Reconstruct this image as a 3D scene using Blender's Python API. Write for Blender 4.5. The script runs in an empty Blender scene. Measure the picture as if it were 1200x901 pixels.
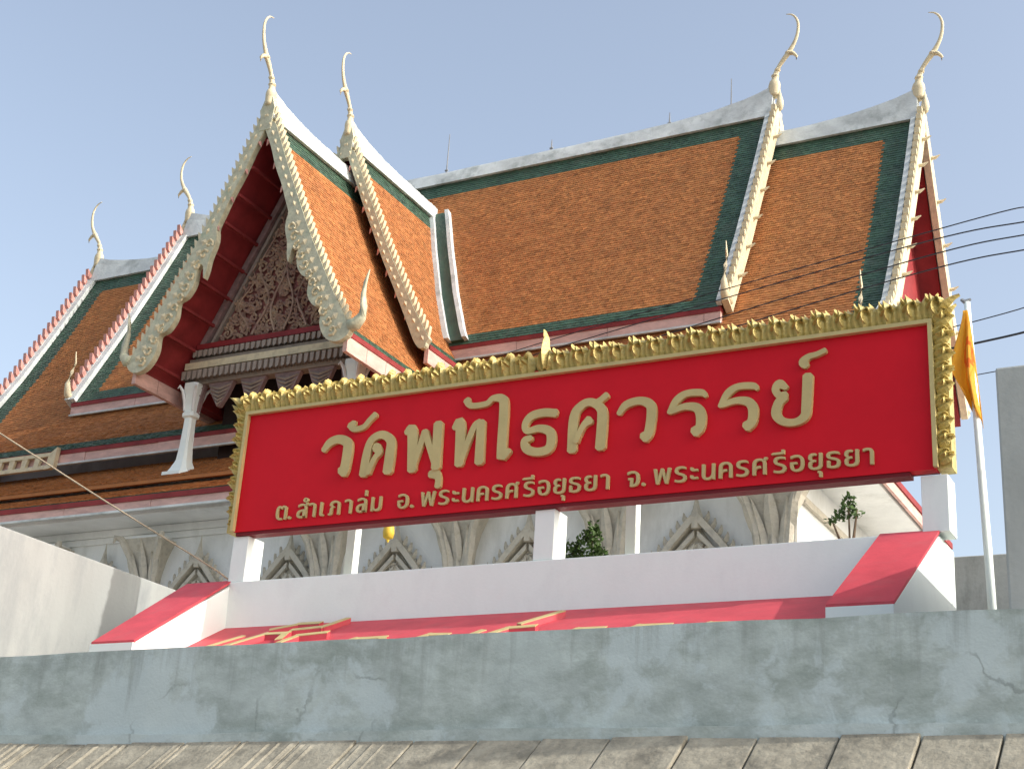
import bpy, bmesh, math, random
import numpy as np
from mathutils import Vector, Matrix

random.seed(7)
RNG = np.random.default_rng(7)
SC = bpy.context.scene
COL = SC.collection
R = math.radians

# ------------------------------------------------------------------ camera
cam = bpy.data.cameras.new('camera')
cam_o = bpy.data.objects.new('camera', cam)
COL.objects.link(cam_o)
YAW, PITCH, ROLL, FPX = R(-29.2), R(21.4), R(3.94), 1733.0
fw = Vector((math.sin(YAW) * math.cos(PITCH), math.cos(YAW) * math.cos(PITCH), math.sin(PITCH)))
rt = Vector((math.cos(YAW), -math.sin(YAW), 0))
up = rt.cross(fw)
r2 = rt * math.cos(ROLL) + up * math.sin(ROLL)
u2 = up * math.cos(ROLL) - rt * math.sin(ROLL)
cam_o.matrix_world = Matrix(((r2.x, u2.x, -fw.x, 0), (r2.y, u2.y, -fw.y, 0), (r2.z, u2.z, -fw.z, 0), (0, 0, 0, 1)))
cam.sensor_fit = 'HORIZONTAL'
cam.sensor_width = 36
cam.lens = FPX / 1200 * 36
cam.clip_end = 5000
SC.camera = cam_o

# ------------------------------------------------------------------ sky and sun
SUN_EL, SUN_AZ = R(33), R(4.5)          # azimuth from +X towards +Y
wd = bpy.data.worlds.new('World')
SC.world = wd
wd.use_nodes = True
nt = wd.node_tree
sky = nt.nodes.new('ShaderNodeTexSky')
sky.sky_type = 'NISHITA'
sky.sun_disc = False
sky.sun_elevation = SUN_EL
sky.sun_rotation = math.pi / 2 - SUN_AZ
sky.air_density = 1.15
sky.dust_density = 3.6
sky.ozone_density = 1.0
nt.nodes['Background'].inputs[1].default_value = 0.15
hz = nt.nodes.new('ShaderNodeHueSaturation')      # hazy, paler air
hz.inputs['Saturation'].default_value = 0.72
nt.links.new(sky.outputs[0], hz.inputs['Color'])
nt.links.new(hz.outputs[0], nt.nodes['Background'].inputs[0])
sl = bpy.data.lights.new('sun', 'SUN')
sl.energy = 2.0
sl.angle = R(0.6)
sl.color = (1.0, 0.96, 0.90)
sun = bpy.data.objects.new('sun', sl)
COL.objects.link(sun)
SD = Vector((math.cos(SUN_EL) * math.cos(SUN_AZ), math.cos(SUN_EL) * math.sin(SUN_AZ), math.sin(SUN_EL)))
sun.rotation_euler = SD.to_track_quat('Z', 'Y').to_euler()
sun.location = SD * 60
vs = SC.view_settings
vs.view_transform = 'Standard'
vs.look = 'None'
vs.exposure = 0.84
vs.gamma = 1
vs.use_curve_mapping = False

# ------------------------------------------------------------------ materials
def mat(name, base, rough=0.7, var=0.25, scale=3.0, bump=0.15, bscale=30.0, alt=None, altamt=0.5, spec=0.3,
        stretch=(1, 1, 1), attr=None, metal=0.0, stain=None, stainscale=1.0, stainlo=0.52, stainhi=0.7, bdist=0.02):
    m = bpy.data.materials.new(name)
    m.use_nodes = True
    t = m.node_tree
    N, L = t.nodes, t.links
    b = N['Principled BSDF']
    b.inputs['Roughness'].default_value = rough
    b.inputs['Specular IOR Level'].default_value = spec
    b.inputs['Metallic'].default_value = metal
    tc = N.new('ShaderNodeTexCoord')
    mp = N.new('ShaderNodeMapping')
    mp.inputs['Scale'].default_value = stretch
    L.new(tc.outputs['Object'], mp.inputs['Vector'])
    n1 = N.new('ShaderNodeTexNoise')
    n1.inputs['Scale'].default_value = scale
    n1.inputs['Detail'].default_value = 8
    n1.inputs['Roughness'].default_value = 0.65
    L.new(mp.outputs[0], n1.inputs['Vector'])
    rp = N.new('ShaderNodeValToRGB')
    a = alt if alt else tuple(c * (1 - var) for c in base)
    rp.color_ramp.elements[0].position = 0.32
    rp.color_ramp.elements[1].position = 0.68
    rp.color_ramp.elements[0].color = (*a, 1)
    rp.color_ramp.elements[1].color = (*[min(1, c * (1 + var * 0.5)) for c in base], 1)
    L.new(n1.outputs[0], rp.inputs[0])
    out = rp.outputs[0]
    if attr:
        at = N.new('ShaderNodeAttribute')
        at.attribute_name = attr
        mx = N.new('ShaderNodeMix')
        mx.data_type = 'RGBA'
        mx.blend_type = 'MULTIPLY'
        mx.inputs[0].default_value = 1.0
        L.new(out, mx.inputs[6])
        L.new(at.outputs['Color'], mx.inputs[7])
        out = mx.outputs[2]
    if stain:
        n3 = N.new('ShaderNodeTexNoise')
        n3.inputs['Scale'].default_value = stainscale
        n3.inputs['Detail'].default_value = 10
        n3.inputs['Roughness'].default_value = 0.7
        L.new(mp.outputs[0], n3.inputs['Vector'])
        r3 = N.new('ShaderNodeValToRGB')
        r3.color_ramp.elements[0].position = stainlo
        r3.color_ramp.elements[1].position = stainhi
        r3.color_ramp.elements[0].color = (0, 0, 0, 1)
        r3.color_ramp.elements[1].color = (altamt, altamt, altamt, 1)
        L.new(n3.outputs[0], r3.inputs[0])
        mx = N.new('ShaderNodeMix')
        mx.data_type = 'RGBA'
        L.new(r3.outputs[0], mx.inputs[0])
        L.new(out, mx.inputs[6])
        mx.inputs[7].default_value = (*stain, 1)
        out = mx.outputs[2]
    L.new(out, b.inputs['Base Color'])
    if bump:
        n2 = N.new('ShaderNodeTexNoise')
        n2.inputs['Scale'].default_value = bscale
        n2.inputs['Detail'].default_value = 6
        L.new(tc.outputs['Object'], n2.inputs['Vector'])
        bp = N.new('ShaderNodeBump')
        bp.inputs['Strength'].default_value = bump
        bp.inputs['Distance'].default_value = bdist
        L.new(n2.outputs[0], bp.inputs['Height'])
        L.new(bp.outputs[0], b.inputs['Normal'])
    return m

M = {}
M['tile'] = mat('clay_tile', (0.40, 0.158, 0.050), 0.75, 0.16, 2.2, 0.2, 60, attr='tint', stain=(0.26, 0.11, 0.05), altamt=0.28, stainscale=0.9, stainlo=0.47, stainhi=0.72)
M['green'] = mat('green_glazed_tile', (0.048, 0.10, 0.062), 0.5, 0.35, 2.0, 0.1, 60, attr='tint', spec=0.5, stain=(0.10, 0.12, 0.09), altamt=0.6, stainscale=1.6)
M['red'] = mat('red_soffit_paint', (0.27, 0.030, 0.032), 0.6, 0.3, 2.0, 0.1)
M['sign_red'] = mat('sign_red_paint', (0.65, 0.012, 0.024), 0.55, 0.10, 0.7, 0.03, 8, spec=0.12)
M['sign_edge'] = mat('sign_dark_red_edge', (0.16, 0.008, 0.012), 0.6, 0.2, 2.0, 0.05)
M['slope_red'] = mat('sloped_red_paint', (0.60, 0.075, 0.095), 0.6, 0.16, 2.5, 0.12, 40, stain=(0.50, 0.11, 0.12), altamt=0.6, stainscale=3)
M['white'] = mat('white_paint', (0.85, 0.91, 0.86), 0.6, 0.06, 1.2, 0.08, 25, stain=(0.60, 0.62, 0.60), altamt=0.35, stainscale=1.2, stretch=(1, 1, .5))
M['temple_white'] = mat('aged_white_plaster', (0.80, 0.81, 0.79), 0.8, 0.12, 1.2, 0.2, 25, stain=(0.45, 0.45, 0.41), altamt=0.6, stainscale=0.8, stretch=(1, 1, .35))
M['mortar'] = mat('white_ridge_mortar', (0.64, 0.67, 0.65), 0.8, 0.25, 1.6, 0.3, 18, stain=(0.25, 0.28, 0.26), altamt=0.6, stainscale=1.7, stainlo=.5, stainhi=.66)
M['cream'] = mat('cream_gilded_wood', (0.70, 0.60, 0.40), 0.6, 0.3, 5.0, 0.3, 25, stain=(0.36, 0.30, 0.17), altamt=0.6, stainscale=5)
M['barge'] = mat('faded_gilded_bargeboard', (0.55, 0.52, 0.37), 0.55, 0.3, 6.0, 0.4, 22, stain=(0.33, 0.40, 0.28), altamt=0.7, stainscale=4)
M['salmon'] = mat('salmon_paint', (0.62, 0.30, 0.25), 0.7, 0.3, 5.0, 0.2, 25, stain=(0.6, 0.5, 0.45), altamt=0.7, stainscale=6)
M['pink'] = mat('pink_fascia_paint', (0.66, 0.42, 0.36), 0.75, 0.25, 2.0, 0.2, 25, stain=(0.34, 0.20, 0.19), altamt=0.6, stainscale=1.5, stretch=(1, 1, 3))
M['fascia_red'] = mat('maroon_fascia_paint', (0.26, 0.035, 0.035), 0.7, 0.3, 2.0, 0.2)
M['gold'] = mat('gold_leaf_paint', (0.58, 0.46, 0.15), 0.48, 0.3, 9.0, 0.35, 45, spec=0.5, metal=0.15, stain=(0.36, 0.25, 0.06), altamt=0.7, stainscale=7)
M['letter'] = mat('gold_letter_paint', (0.56, 0.46, 0.20), 0.5, 0.12, 3.0, 0.1, 40, spec=0.4)
M['carve_back'] = mat('pediment_maroon_ground', (0.27, 0.10, 0.085), 0.8, 0.4, 5.0, 0.4, 20)
M['carve'] = mat('pediment_carving_gilt', (0.42, 0.31, 0.21), 0.6, 0.45, 3.0, 0.4, 30, alt=(0.30, 0.17, 0.15))
M['mould'] = mat('pediment_grey_moulding', (0.36, 0.30, 0.25), 0.75, 0.35, 4.0, 0.4, 25, stain=(0.16, 0.12, 0.10), altamt=.6, stainscale=4)
M['mauve'] = mat('mauve_pendant_paint', (0.30, 0.20, 0.19), 0.75, 0.35, 5.0, 0.5, 25)
M['dark'] = mat('painted_interior_shade', (0.045, 0.03, 0.028), 0.9, 0.3, 2, 0)  # near-black colour standing in for the shade inside the porch
M['stucco'] = mat('ochre_stucco_relief', (0.56, 0.52, 0.43), 0.8, 0.3, 5.0, 0.6, 18, stain=(0.26, 0.22, 0.15), altamt=0.7, stainscale=5)
M['metal'] = mat('grey_metal', (0.25, 0.26, 0.27), 0.5, 0.2, 4, 0)
M['wire'] = mat('black_cable', (0.03, 0.03, 0.035), 0.6, 0.2, 4, 0)
M['rope'] = mat('tan_rope', (0.42, 0.34, 0.24), 0.9, 0.2, 10, 0.3)
M['flag'] = mat('orange_flag_cloth', (0.90, 0.52, 0.07), 0.8, 0.15, 3, 0.1)
M['flag_red'] = mat('red_flag_emblem', (0.85, 0.24, 0.04), 0.8, 0.15, 3, 0.1)
M['leaf'] = mat('plant_leaf', (0.07, 0.13, 0.03), 0.6, 0.5, 9, 0.0)
M['bark'] = mat('plant_bark', (0.16, 0.11, 0.07), 0.9, 0.3, 9, 0.3)
M['yellow'] = mat('yellow_lantern_paint', (0.75, 0.50, 0.06), 0.5, 0.2, 5, 0.1)
M['ground'] = mat('yard_concrete', (0.42, 0.40, 0.36), 0.9, 0.25, 0.6, 0.2, 10)
M['slab'] = mat('revetment_concrete', (0.34, 0.31, 0.24), 0.9, 0.35, 3.6, 0.6, 14, stain=(0.13, 0.12, 0.095), altamt=0.8, stainscale=2.2, stainlo=.5, stainhi=.68, bdist=.03)
M['water'] = mat('river_water', (0.22, 0.205, 0.165), 0.15, 0.2, 0.3, 0.5, 1.2, spec=0.5, bdist=.1)
M['beige_wall'] = mat('weathered_beige_plaster', (0.34, 0.35, 0.335), 0.85, 0.12, 0.9, 0.2, 16, stain=(0.235, 0.25, 0.25), altamt=0.8, stainscale=1.1, stainlo=.5, stainhi=.66, stretch=(1, 1, .3))
M['grey_wall'] = mat('grey_concrete_render', (0.48, 0.49, 0.46), 0.9, 0.25, 1.3, 0.3, 16, stain=(0.13, 0.13, 0.11), altamt=0.8, stainscale=1.3, stainlo=.52, stainhi=.68, stretch=(1, 1, .35))

def concrete_wall():
    m = mat('patched_blue_grey_concrete', (0.51, 0.565, 0.53), 0.88, 0.22, 3.4, 0.22, 35, stain=(0.30, 0.34, 0.30), altamt=0.8,
            stainscale=2.1, stainlo=0.45, stainhi=0.64, stretch=(.7, 1, 1.3))
    t = m.node_tree
    N, L = t.nodes, t.links
    b = N['Principled BSDF']
    src = b.inputs['Base Color'].links[0].from_socket
    tc = N.new('ShaderNodeTexCoord')
    nz = N.new('ShaderNodeTexNoise'); nz.inputs['Scale'].default_value = 2.5; nz.inputs['Detail'].default_value = 5
    L.new(tc.outputs['Object'], nz.inputs['Vector'])
    mxv = N.new('ShaderNodeMix'); mxv.data_type = 'RGBA'; mxv.inputs[0].default_value = 0.35
    L.new(tc.outputs['Object'], mxv.inputs[6]); L.new(nz.outputs['Color'], mxv.inputs[7])
    # pale trowelled patches
    n4 = N.new('ShaderNodeTexNoise'); n4.inputs['Scale'].default_value = 1.7; n4.inputs['Detail'].default_value = 12; n4.inputs['Roughness'].default_value = .62
    L.new(mxv.outputs[2], n4.inputs['Vector'])
    r4 = N.new('ShaderNodeValToRGB')
    r4.color_ramp.elements[0].position = .50; r4.color_ramp.elements[0].color = (0, 0, 0, 1)
    r4.color_ramp.elements[1].position = .57; r4.color_ramp.elements[1].color = (.75, .75, .75, 1)
    L.new(n4.outputs[0], r4.inputs[0])
    m1 = N.new('ShaderNodeMix'); m1.data_type = 'RGBA'
    L.new(r4.outputs[0], m1.inputs[0]); L.new(src, m1.inputs[6]); m1.inputs[7].default_value = (.58, .65, .64, 1)
    # cracks
    vo = N.new('ShaderNodeTexVoronoi'); vo.feature = 'DISTANCE_TO_EDGE'; vo.inputs['Scale'].default_value = 1.15
    L.new(mxv.outputs[2], vo.inputs['Vector'])
    r5 = N.new('ShaderNodeValToRGB')
    r5.color_ramp.elements[0].position = .004; r5.color_ramp.elements[0].color = (1, 1, 1, 1)
    r5.color_ramp.elements[1].position = .014; r5.color_ramp.elements[1].color = (0, 0, 0, 1)
    L.new(vo.outputs['Distance'], r5.inputs[0])
    n6 = N.new('ShaderNodeTexNoise'); n6.inputs['Scale'].default_value = .55
    L.new(tc.outputs['Object'], n6.inputs['Vector'])
    r6 = N.new('ShaderNodeValToRGB')
    r6.color_ramp.elements[0].position = .56; r6.color_ramp.elements[0].color = (0, 0, 0, 1)
    r6.color_ramp.elements[1].position = .62; r6.color_ramp.elements[1].color = (.42, .42, .42, 1)
    L.new(n6.outputs[0], r6.inputs[0])
    mu = N.new('ShaderNodeMath'); mu.operation = 'MULTIPLY'
    L.new(r5.outputs[0], mu.inputs[0]); L.new(r6.outputs[0], mu.inputs[1])
    m2 = N.new('ShaderNodeMix'); m2.data_type = 'RGBA'
    L.new(mu.outputs[0], m2.inputs[0]); L.new(m1.outputs[2], m2.inputs[6]); m2.inputs[7].default_value = (.13, .14, .12, 1)
    # rain runs that start at the top edge
    mp = N.new('ShaderNodeMapping'); mp.inputs['Scale'].default_value = (3.2, 1, .22)
    L.new(tc.outputs['Object'], mp.inputs['Vector'])
    n7 = N.new('ShaderNodeTexNoise'); n7.inputs['Scale'].default_value = 1.6; n7.inputs['Detail'].default_value = 9; n7.inputs['Roughness'].default_value = .7
    L.new(mp.outputs[0], n7.inputs['Vector'])
    sx = N.new('ShaderNodeSeparateXYZ'); L.new(tc.outputs['Object'], sx.inputs[0])
    mr = N.new('ShaderNodeMapRange'); mr.inputs[1].default_value = 2.0; mr.inputs[2].default_value = 2.9; mr.inputs[3].default_value = -.10; mr.inputs[4].default_value = .10
    L.new(sx.outputs[2], mr.inputs[0])
    ad = N.new('ShaderNodeMath'); ad.operation = 'ADD'
    L.new(n7.outputs[0], ad.inputs[0]); L.new(mr.outputs[0], ad.inputs[1])
    r7 = N.new('ShaderNodeValToRGB')
    r7.color_ramp.elements[0].position = .56; r7.color_ramp.elements[0].color = (0, 0, 0, 1)
    r7.color_ramp.elements[1].position = .72; r7.color_ramp.elements[1].color = (.45, .45, .45, 1)
    L.new(ad.outputs[0], r7.inputs[0])
    m3 = N.new('ShaderNodeMix'); m3.data_type = 'RGBA'
    L.new(r7.outputs[0], m3.inputs[0]); L.new(m2.outputs[2], m3.inputs[6]); m3.inputs[7].default_value = (.25, .265, .235, 1)
    L.new(m3.outputs[2], b.inputs['Base Color'])
    return m
M['concrete'] = concrete_wall()

def cloth(m, col):
    N, L = m.node_tree.nodes, m.node_tree.links
    tr = N.new('ShaderNodeBsdfTranslucent'); tr.inputs[0].default_value = (*col, 1)
    mx = N.new('ShaderNodeMixShader'); mx.inputs[0].default_value = 0.45
    L.new(N['Principled BSDF'].outputs[0], mx.inputs[1]); L.new(tr.outputs[0], mx.inputs[2])
    L.new(mx.outputs[0], N['Material Output'].inputs['Surface'])
cloth(M['flag'], (0.95, 0.62, 0.10))
cloth(M['flag_red'], (0.9, 0.3, 0.05))

# ------------------------------------------------------------------ helpers
def link(o, parent=None):
    COL.objects.link(o)
    if parent is not None:
        o.parent = parent
    return o

def mesh_from(name, verts, faces, m, smooth=False, tint=None):
    me = bpy.data.meshes.new(name)
    me.from_pydata([tuple(v) for v in verts], [], faces)
    me.materials.append(m)
    if smooth:
        for p in me.polygons:
            p.use_smooth = True
    if tint is not None:
        a = me.color_attributes.new('tint', 'FLOAT_COLOR', 'POINT')
        a.data.foreach_set('color', np.asarray(tint, dtype=np.float32).ravel())
    me.update()
    return me

def empty(name, loc=(0, 0, 0)):
    o = bpy.data.objects.new(name, None)
    o.empty_display_size = 0.3
    o.location = loc
    COL.objects.link(o)
    return o

def tag(o, label=None, cat=None, group=None, kind=None):
    if label: o['label'] = label
    if cat: o['category'] = cat
    if group: o['group'] = group
    if kind: o['kind'] = kind
    return o

class MB:
    def __init__(self):
        self.v, self.f = [], []
    def add(self, vs_, fs):
        n = len(self.v)
        self.v += [tuple(p) for p in vs_]
        self.f += [tuple(i + n for i in f) for f in fs]
        return self
    def box(self, x0, x1, y0, y1, z0, z1):
        return self.hexa([(x0, y0, z0), (x1, y0, z0), (x1, y1, z0), (x0, y1, z0), (x0, y0, z1), (x1, y0, z1), (x1, y1, z1), (x0, y1, z1)])
    def hexa(self, p):
        return self.add(p, [(0, 3, 2, 1), (4, 5, 6, 7), (0, 1, 5, 4), (1, 2, 6, 5), (2, 3, 7, 6), (3, 0, 4, 7)])
    def prism(self, a, b):
        """two matching rings of points -> closed solid"""
        n = len(a)
        return self.add(list(a) + list(b), [tuple(range(n))[::-1], tuple(range(n, 2 * n))] + [(i, (i + 1) % n, n + (i + 1) % n, n + i) for i in range(n)])
    def loft(self, rings, cap=True):
        n = len(rings[0]); k = len(rings)
        fs = []
        for j in range(k - 1):
            for i in range(n):
                fs.append((j * n + i, j * n + (i + 1) % n, (j + 1) * n + (i + 1) % n, (j + 1) * n + i))
        if cap:
            fs.append(tuple(range(n))[::-1]); fs.append(tuple(range((k - 1) * n, k * n)))
        return self.add([p for r in rings for p in r], fs)
    def tube(self, pts, rad, n=6):
        pts = [Vector(p) for p in pts]
        if not hasattr(rad, '__len__'):
            rad = [rad] * len(pts)
        rings = []
        for i, p in enumerate(pts):
            d = (pts[min(i + 1, len(pts) - 1)] - pts[max(i - 1, 0)]).normalized()
            a = d.cross(Vector((0, 0, 1)))
            if a.length < 0.05:
                a = d.cross(Vector((0, 1, 0)))
            a.normalize()
            b = d.cross(a)
            rings.append([p + (a * math.cos(2 * math.pi * k / n) + b * math.sin(2 * math.pi * k / n)) * rad[i] for k in range(n)])
        return self.loft(rings)
    def build(self, name, m, parent=None, smooth=False, bevel=0.0):
        me = mesh_from(name, self.v, self.f, m, smooth, tint=[(1, 1, 1, 1)] * len(self.v) if m in (M['tile'], M['green']) else None)
        o = link(bpy.data.objects.new(name, me), parent)
        if bevel:
            bm = o.modifiers.new('bevel', 'BEVEL'); bm.width = bevel; bm.segments = 2; bm.limit_method = 'ANGLE'
        return o

def put(name, me, parent, mtx):
    o = bpy.data.objects.new(name, me)
    COL.objects.link(o)
    o.parent = parent
    o.matrix_world = mtx
    return o

def resample(poly, ds):
    """polyline of 2-tuples -> points about ds apart, with arc length"""
    P = np.array(poly, float)
    seg = np.linalg.norm(np.diff(P, axis=0), axis=1)
    s = np.concatenate([[0], np.cumsum(seg)])
    n = max(2, int(round(s[-1] / ds)))
    q = np.linspace(0, s[-1], n + 1)
    return np.stack([np.interp(q, s, P[:, 0]), np.interp(q, s, P[:, 1])], 1), q

def smooth_poly(poly, k=6):
    """Catmull-Rom through n-tuples"""
    P = [np.array(p, float) for p in poly]
    P = [2 * P[0] - P[1]] + P + [2 * P[-1] - P[-2]]
    out = []
    for i in range(1, len(P) - 2):
        for j in range(k):
            t = j / k
            a, b, c, d = P[i - 1], P[i], P[i + 1], P[i + 2]
            out.append(0.5 * ((2 * b) + (-a + c) * t + (2 * a - 5 * b + 4 * c - d) * t * t + (-a + 3 * b - 3 * c + d) * t ** 3))
    out.append(P[-2])
    return out

def tile_roof(name, prof, w0, w1, world, parent, ends=(0.5, 0.5), top=0.5, bottom=0.28, tw=0.115, ds=0.095, keep=None):
    """rows of single tiles along a slope profile (h, z) given from eave to ridge; world(w, h, z) -> xyz.
    Border tiles are green-glazed, the field is clay."""
    P, s = resample(prof, ds)
    ns = len(P) - 1
    smax = s[-1]
    T = P[1:] - P[:-1]
    T /= np.linalg.norm(T, axis=1)[:, None]
    NRM = np.stack([-T[:, 1], T[:, 0]], 1)
    if NRM[:, 1].mean() < 0:
        NRM = -NRM
    data = {0: ([], [], []), 1: ([], [], [])}
    nw = int(round((w1 - w0) / tw))
    tw = (w1 - w0) / nw
    for j in range(ns):
        off = 0.5 * tw if j % 2 else 0.0
        row_t = RNG.normal(1.0, 0.03)
        for i in range(nw + (1 if j % 2 else 0)):
            a = max(w0, w0 + i * tw - off)
            b = min(w1, w0 + (i + 1) * tw - off)
            if b - a < 0.02:
                continue
            wm = (a + b) / 2
            if keep and not keep(wm, P[j][0], P[j][1]):
                continue
            sm = (s[j] + s[j + 1]) / 2
            g = 1 if (wm - w0 < ends[0] or w1 - wm < ends[1] or smax - sm < top or sm < bottom) else 0
            V, Fc, C = data[g]
            l0 = 0.011 + RNG.uniform(-0.006, 0.008)
            l1 = 0.011 + RNG.uniform(-0.006, 0.008)
            n = NRM[j]
            p0, p1 = P[j], P[j + 1]
            k = len(V)
            q0 = p0 + n * l0; q1 = p0 + n * l1
            V += [world(a, *q0), world(b, *q1), world(b, *p1), world(a, *p1), world(a, *p0), world(b, *p0)]
            Fc += [(k, k + 1, k + 2, k + 3), (k + 4, k + 5, k + 1, k)]
            v = float(np.clip(RNG.normal(1.0, 0.11) * row_t, 0.45, 1.5))
            h = RNG.uniform(-0.06, 0.06)
            C += [(v, v * (1 + h), v * (1 + h), 1)] * 6
    for g, nm in ((0, 'clay_tiles'), (1, 'green_border_tiles')):
        V, Fc, C = data[g]
        if V:
            me = mesh_from(nm, V, Fc, M['green' if g else 'tile'], tint=C)
            o = link(bpy.data.objects.new(nm, me), parent)
            o['kind'] = 'stuff'

def sweep(prof, n0, n1, world, wa, wb):
    """a board of rectangular section following a profile (h, z): normal offsets n0..n1, width wa..wb"""
    P = np.array(prof, float)
    T = np.gradient(P, axis=0)
    T /= np.linalg.norm(T, axis=1)[:, None]
    N_ = np.stack([-T[:, 1], T[:, 0]], 1)
    N_[N_[:, 1] < 0] *= -1
    mb = MB()
    mb.loft([[world(wa, *(p + n * n0)), world(wb, *(p + n * n0)), world(wb, *(p + n * n1)), world(wa, *(p + n * n1))] for p, n in zip(P, N_)])
    return mb

def teeth(prof, n0, length, world, wa, wb, pitch=0.27, lean=0.6, width=0.17):
    """row of flame-shaped teeth standing on a profile, leaning uphill"""
    P, s = resample(prof, pitch)
    mb = MB()
    for i in range(len(P) - 1):
        p = (P[i] + P[i + 1]) / 2
        t = P[i + 1] - P[i]; t = t / np.linalg.norm(t)
        n = np.array([-t[1], t[0]])
        if n[1] < 0: n = -n
        out = [p + n * n0 - t * width / 2, p + n * n0 + t * width / 2, p + n * (n0 + length * .55) + t * (width * .45 + lean * length * .35),
               p + n * (n0 + length) + t * (lean * length), p + n * (n0 + length * .45) + t * (-width * .28)]
        mb.prism([world(wa, *q) for q in out], [world(wb, *q) for q in out])
    return mb

def chofa(base, d, scale, parent, m='cream'):
    """tall curved roof-end finial; base point, outward horizontal unit vector d"""
    B, D, Z = Vector(base), Vector(d), Vector((0, 0, 1))
    S = scale
    pts = [(0, -.15, .14), (0, .05, .155), (0, .16, .16), (.01, .30, .125), (.04, .48, .10), (.11, .66, .075), (.23, .84, .085), (.34, .98, .095), (.43, 1.12, .08),
           (.53, 1.32, .065), (.59, 1.55, .055), (.60, 1.78, .047), (.54, 1.97, .038), (.43, 2.09, .028), (.30, 2.13, .012)]
    sm = smooth_poly(pts, 3)
    side = D.cross(Z)
    mb = MB()
    rings = []
    for i, p in enumerate(sm):
        a = sm[max(i - 1, 0)]; b = sm[min(i + 1, len(sm) - 1)]
        t = Vector((b[0] - a[0], b[1] - a[1])).normalized()
        nrm = D * (-t.y) + Z * t.x
        c = B + D * p[0] * S + Z * p[1] * S
        rr_ = p[2] * S * (.95 if p[1] < .3 else .74)
        rings.append([c + (nrm * math.cos(2 * math.pi * k / 8) + side * 0.8 * math.sin(2 * math.pi * k / 8)) * rr_ for k in range(8)])
    mb.loft(rings)
    o = mb.build('finial', M[m], parent, smooth=True)
    bk = MB()
    bk.tube([B + (D * .36 + Z * 1.0) * S, B + (D * .48 + Z * .96) * S, B + (D * .56 + Z * .86) * S, B + (D * .55 + Z * .76) * S], [.06 * S, .05 * S, .035 * S, .012 * S], 6)
    o2 = bk.build('finial_beak', M[m], o if o.parent is None else parent, smooth=True)
    for zz, rr in ((.42, .10), (.58, .078), (1.0, .085)):
        u = .02 if zz < .5 else (.08 if zz < .7 else .35)
        c = B + (D * u + Z * zz) * S
        rg = MB()
        rg.loft([[c + (D * math.cos(2 * math.pi * k / 8) + side * math.sin(2 * math.pi * k / 8)) * rr * S * f + Z * h * S for k in range(8)] for f, h in ((.8, -.035), (1, 0), (.8, .035))])
        rg.build('finial_ring', M[m], parent)
    return o

def ridge_cap(name, w0, w1, z, world, parent, flare=(0.6, 0.6), reach=1.3, base=0.17):
    n = 48
    rings = []
    for i in range(n + 1):
        w = w0 + (w1 - w0) * i / n
        t = base + flare[0] * math.exp(-(w - w0) / reach) + flare[1] * math.exp(-(w1 - w) / reach) + random.uniform(-.012, .012)
        rings.append([world(w, -.22, z - .28), world(w, .22, z - .28), world(w, .10, z + t * .6), world(w, .07, z + t), world(w, -.07, z + t), world(w, -.10, z + t * .6)])
    return MB().loft(rings).build(name, M['mortar'], parent)

def bar(a, b, w, h, upv=(0, 0, 1)):
    """beam from a to b, section w (sideways) x h (along up)"""
    a, b = Vector(a), Vector(b)
    d = (b - a).normalized(); U = Vector(upv)
    s = d.cross(U).normalized(); u = s.cross(d)
    return [a - s * w / 2 - u * h / 2, a + s * w / 2 - u * h / 2, a + s * w / 2 + u * h / 2, a - s * w / 2 + u * h / 2], \
           [b - s * w / 2 - u * h / 2, b + s * w / 2 - u * h / 2, b + s * w / 2 + u * h / 2, b - s * w / 2 + u * h / 2]

def leaf_lobe(mb, cx, cz, ang, ln, wd_, hgt, curl=0.0, y0=0.0):
    """one pointed, ridged leaf lying in the x-z plane, standing proud towards -y"""
    n_ = 5
    rows = []
    a = ang
    x_, z_ = cx, cz
    for k in range(n_ + 1):
        t = k / n_
        w = wd_ * math.sin(math.pi * min(1, .12 + .88 * t) ** .8) if k < n_ else 0.004
        d_ = (math.cos(a), math.sin(a)); nn = (-d_[1], d_[0])
        h = hgt * (.6 + .4 * math.sin(math.pi * t))
        rows.append([(x_ + nn[0] * w, y0 - h * .25, z_ + nn[1] * w), (x_, y0 - h, z_), (x_ - nn[0] * w, y0 - h * .25, z_ - nn[1] * w), (x_, y0 + .02, z_)])
        x_ += d_[0] * ln / n_; z_ += d_[1] * ln / n_; a += curl / n_
    mb.loft(rows)

# ================================================================== setting
def sheet(name, pts, m, kind='structure'):
    me = mesh_from(name, pts, [tuple(range(len(pts)))], m)
    o = link(bpy.data.objects.new(name, me))
    o['kind'] = kind
    return o
sheet('river_water', [(-900, -900, -1.6), (900, -900, -1.6), (900, 9, -1.6), (-900, 9, -1.6)], M['water'])
sheet('temple_yard_ground', [(-900, 12.1, 2.6), (900, 12.1, 2.6), (900, 1500, 2.6), (-900, 1500, 2.6)], M['ground'])

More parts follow.
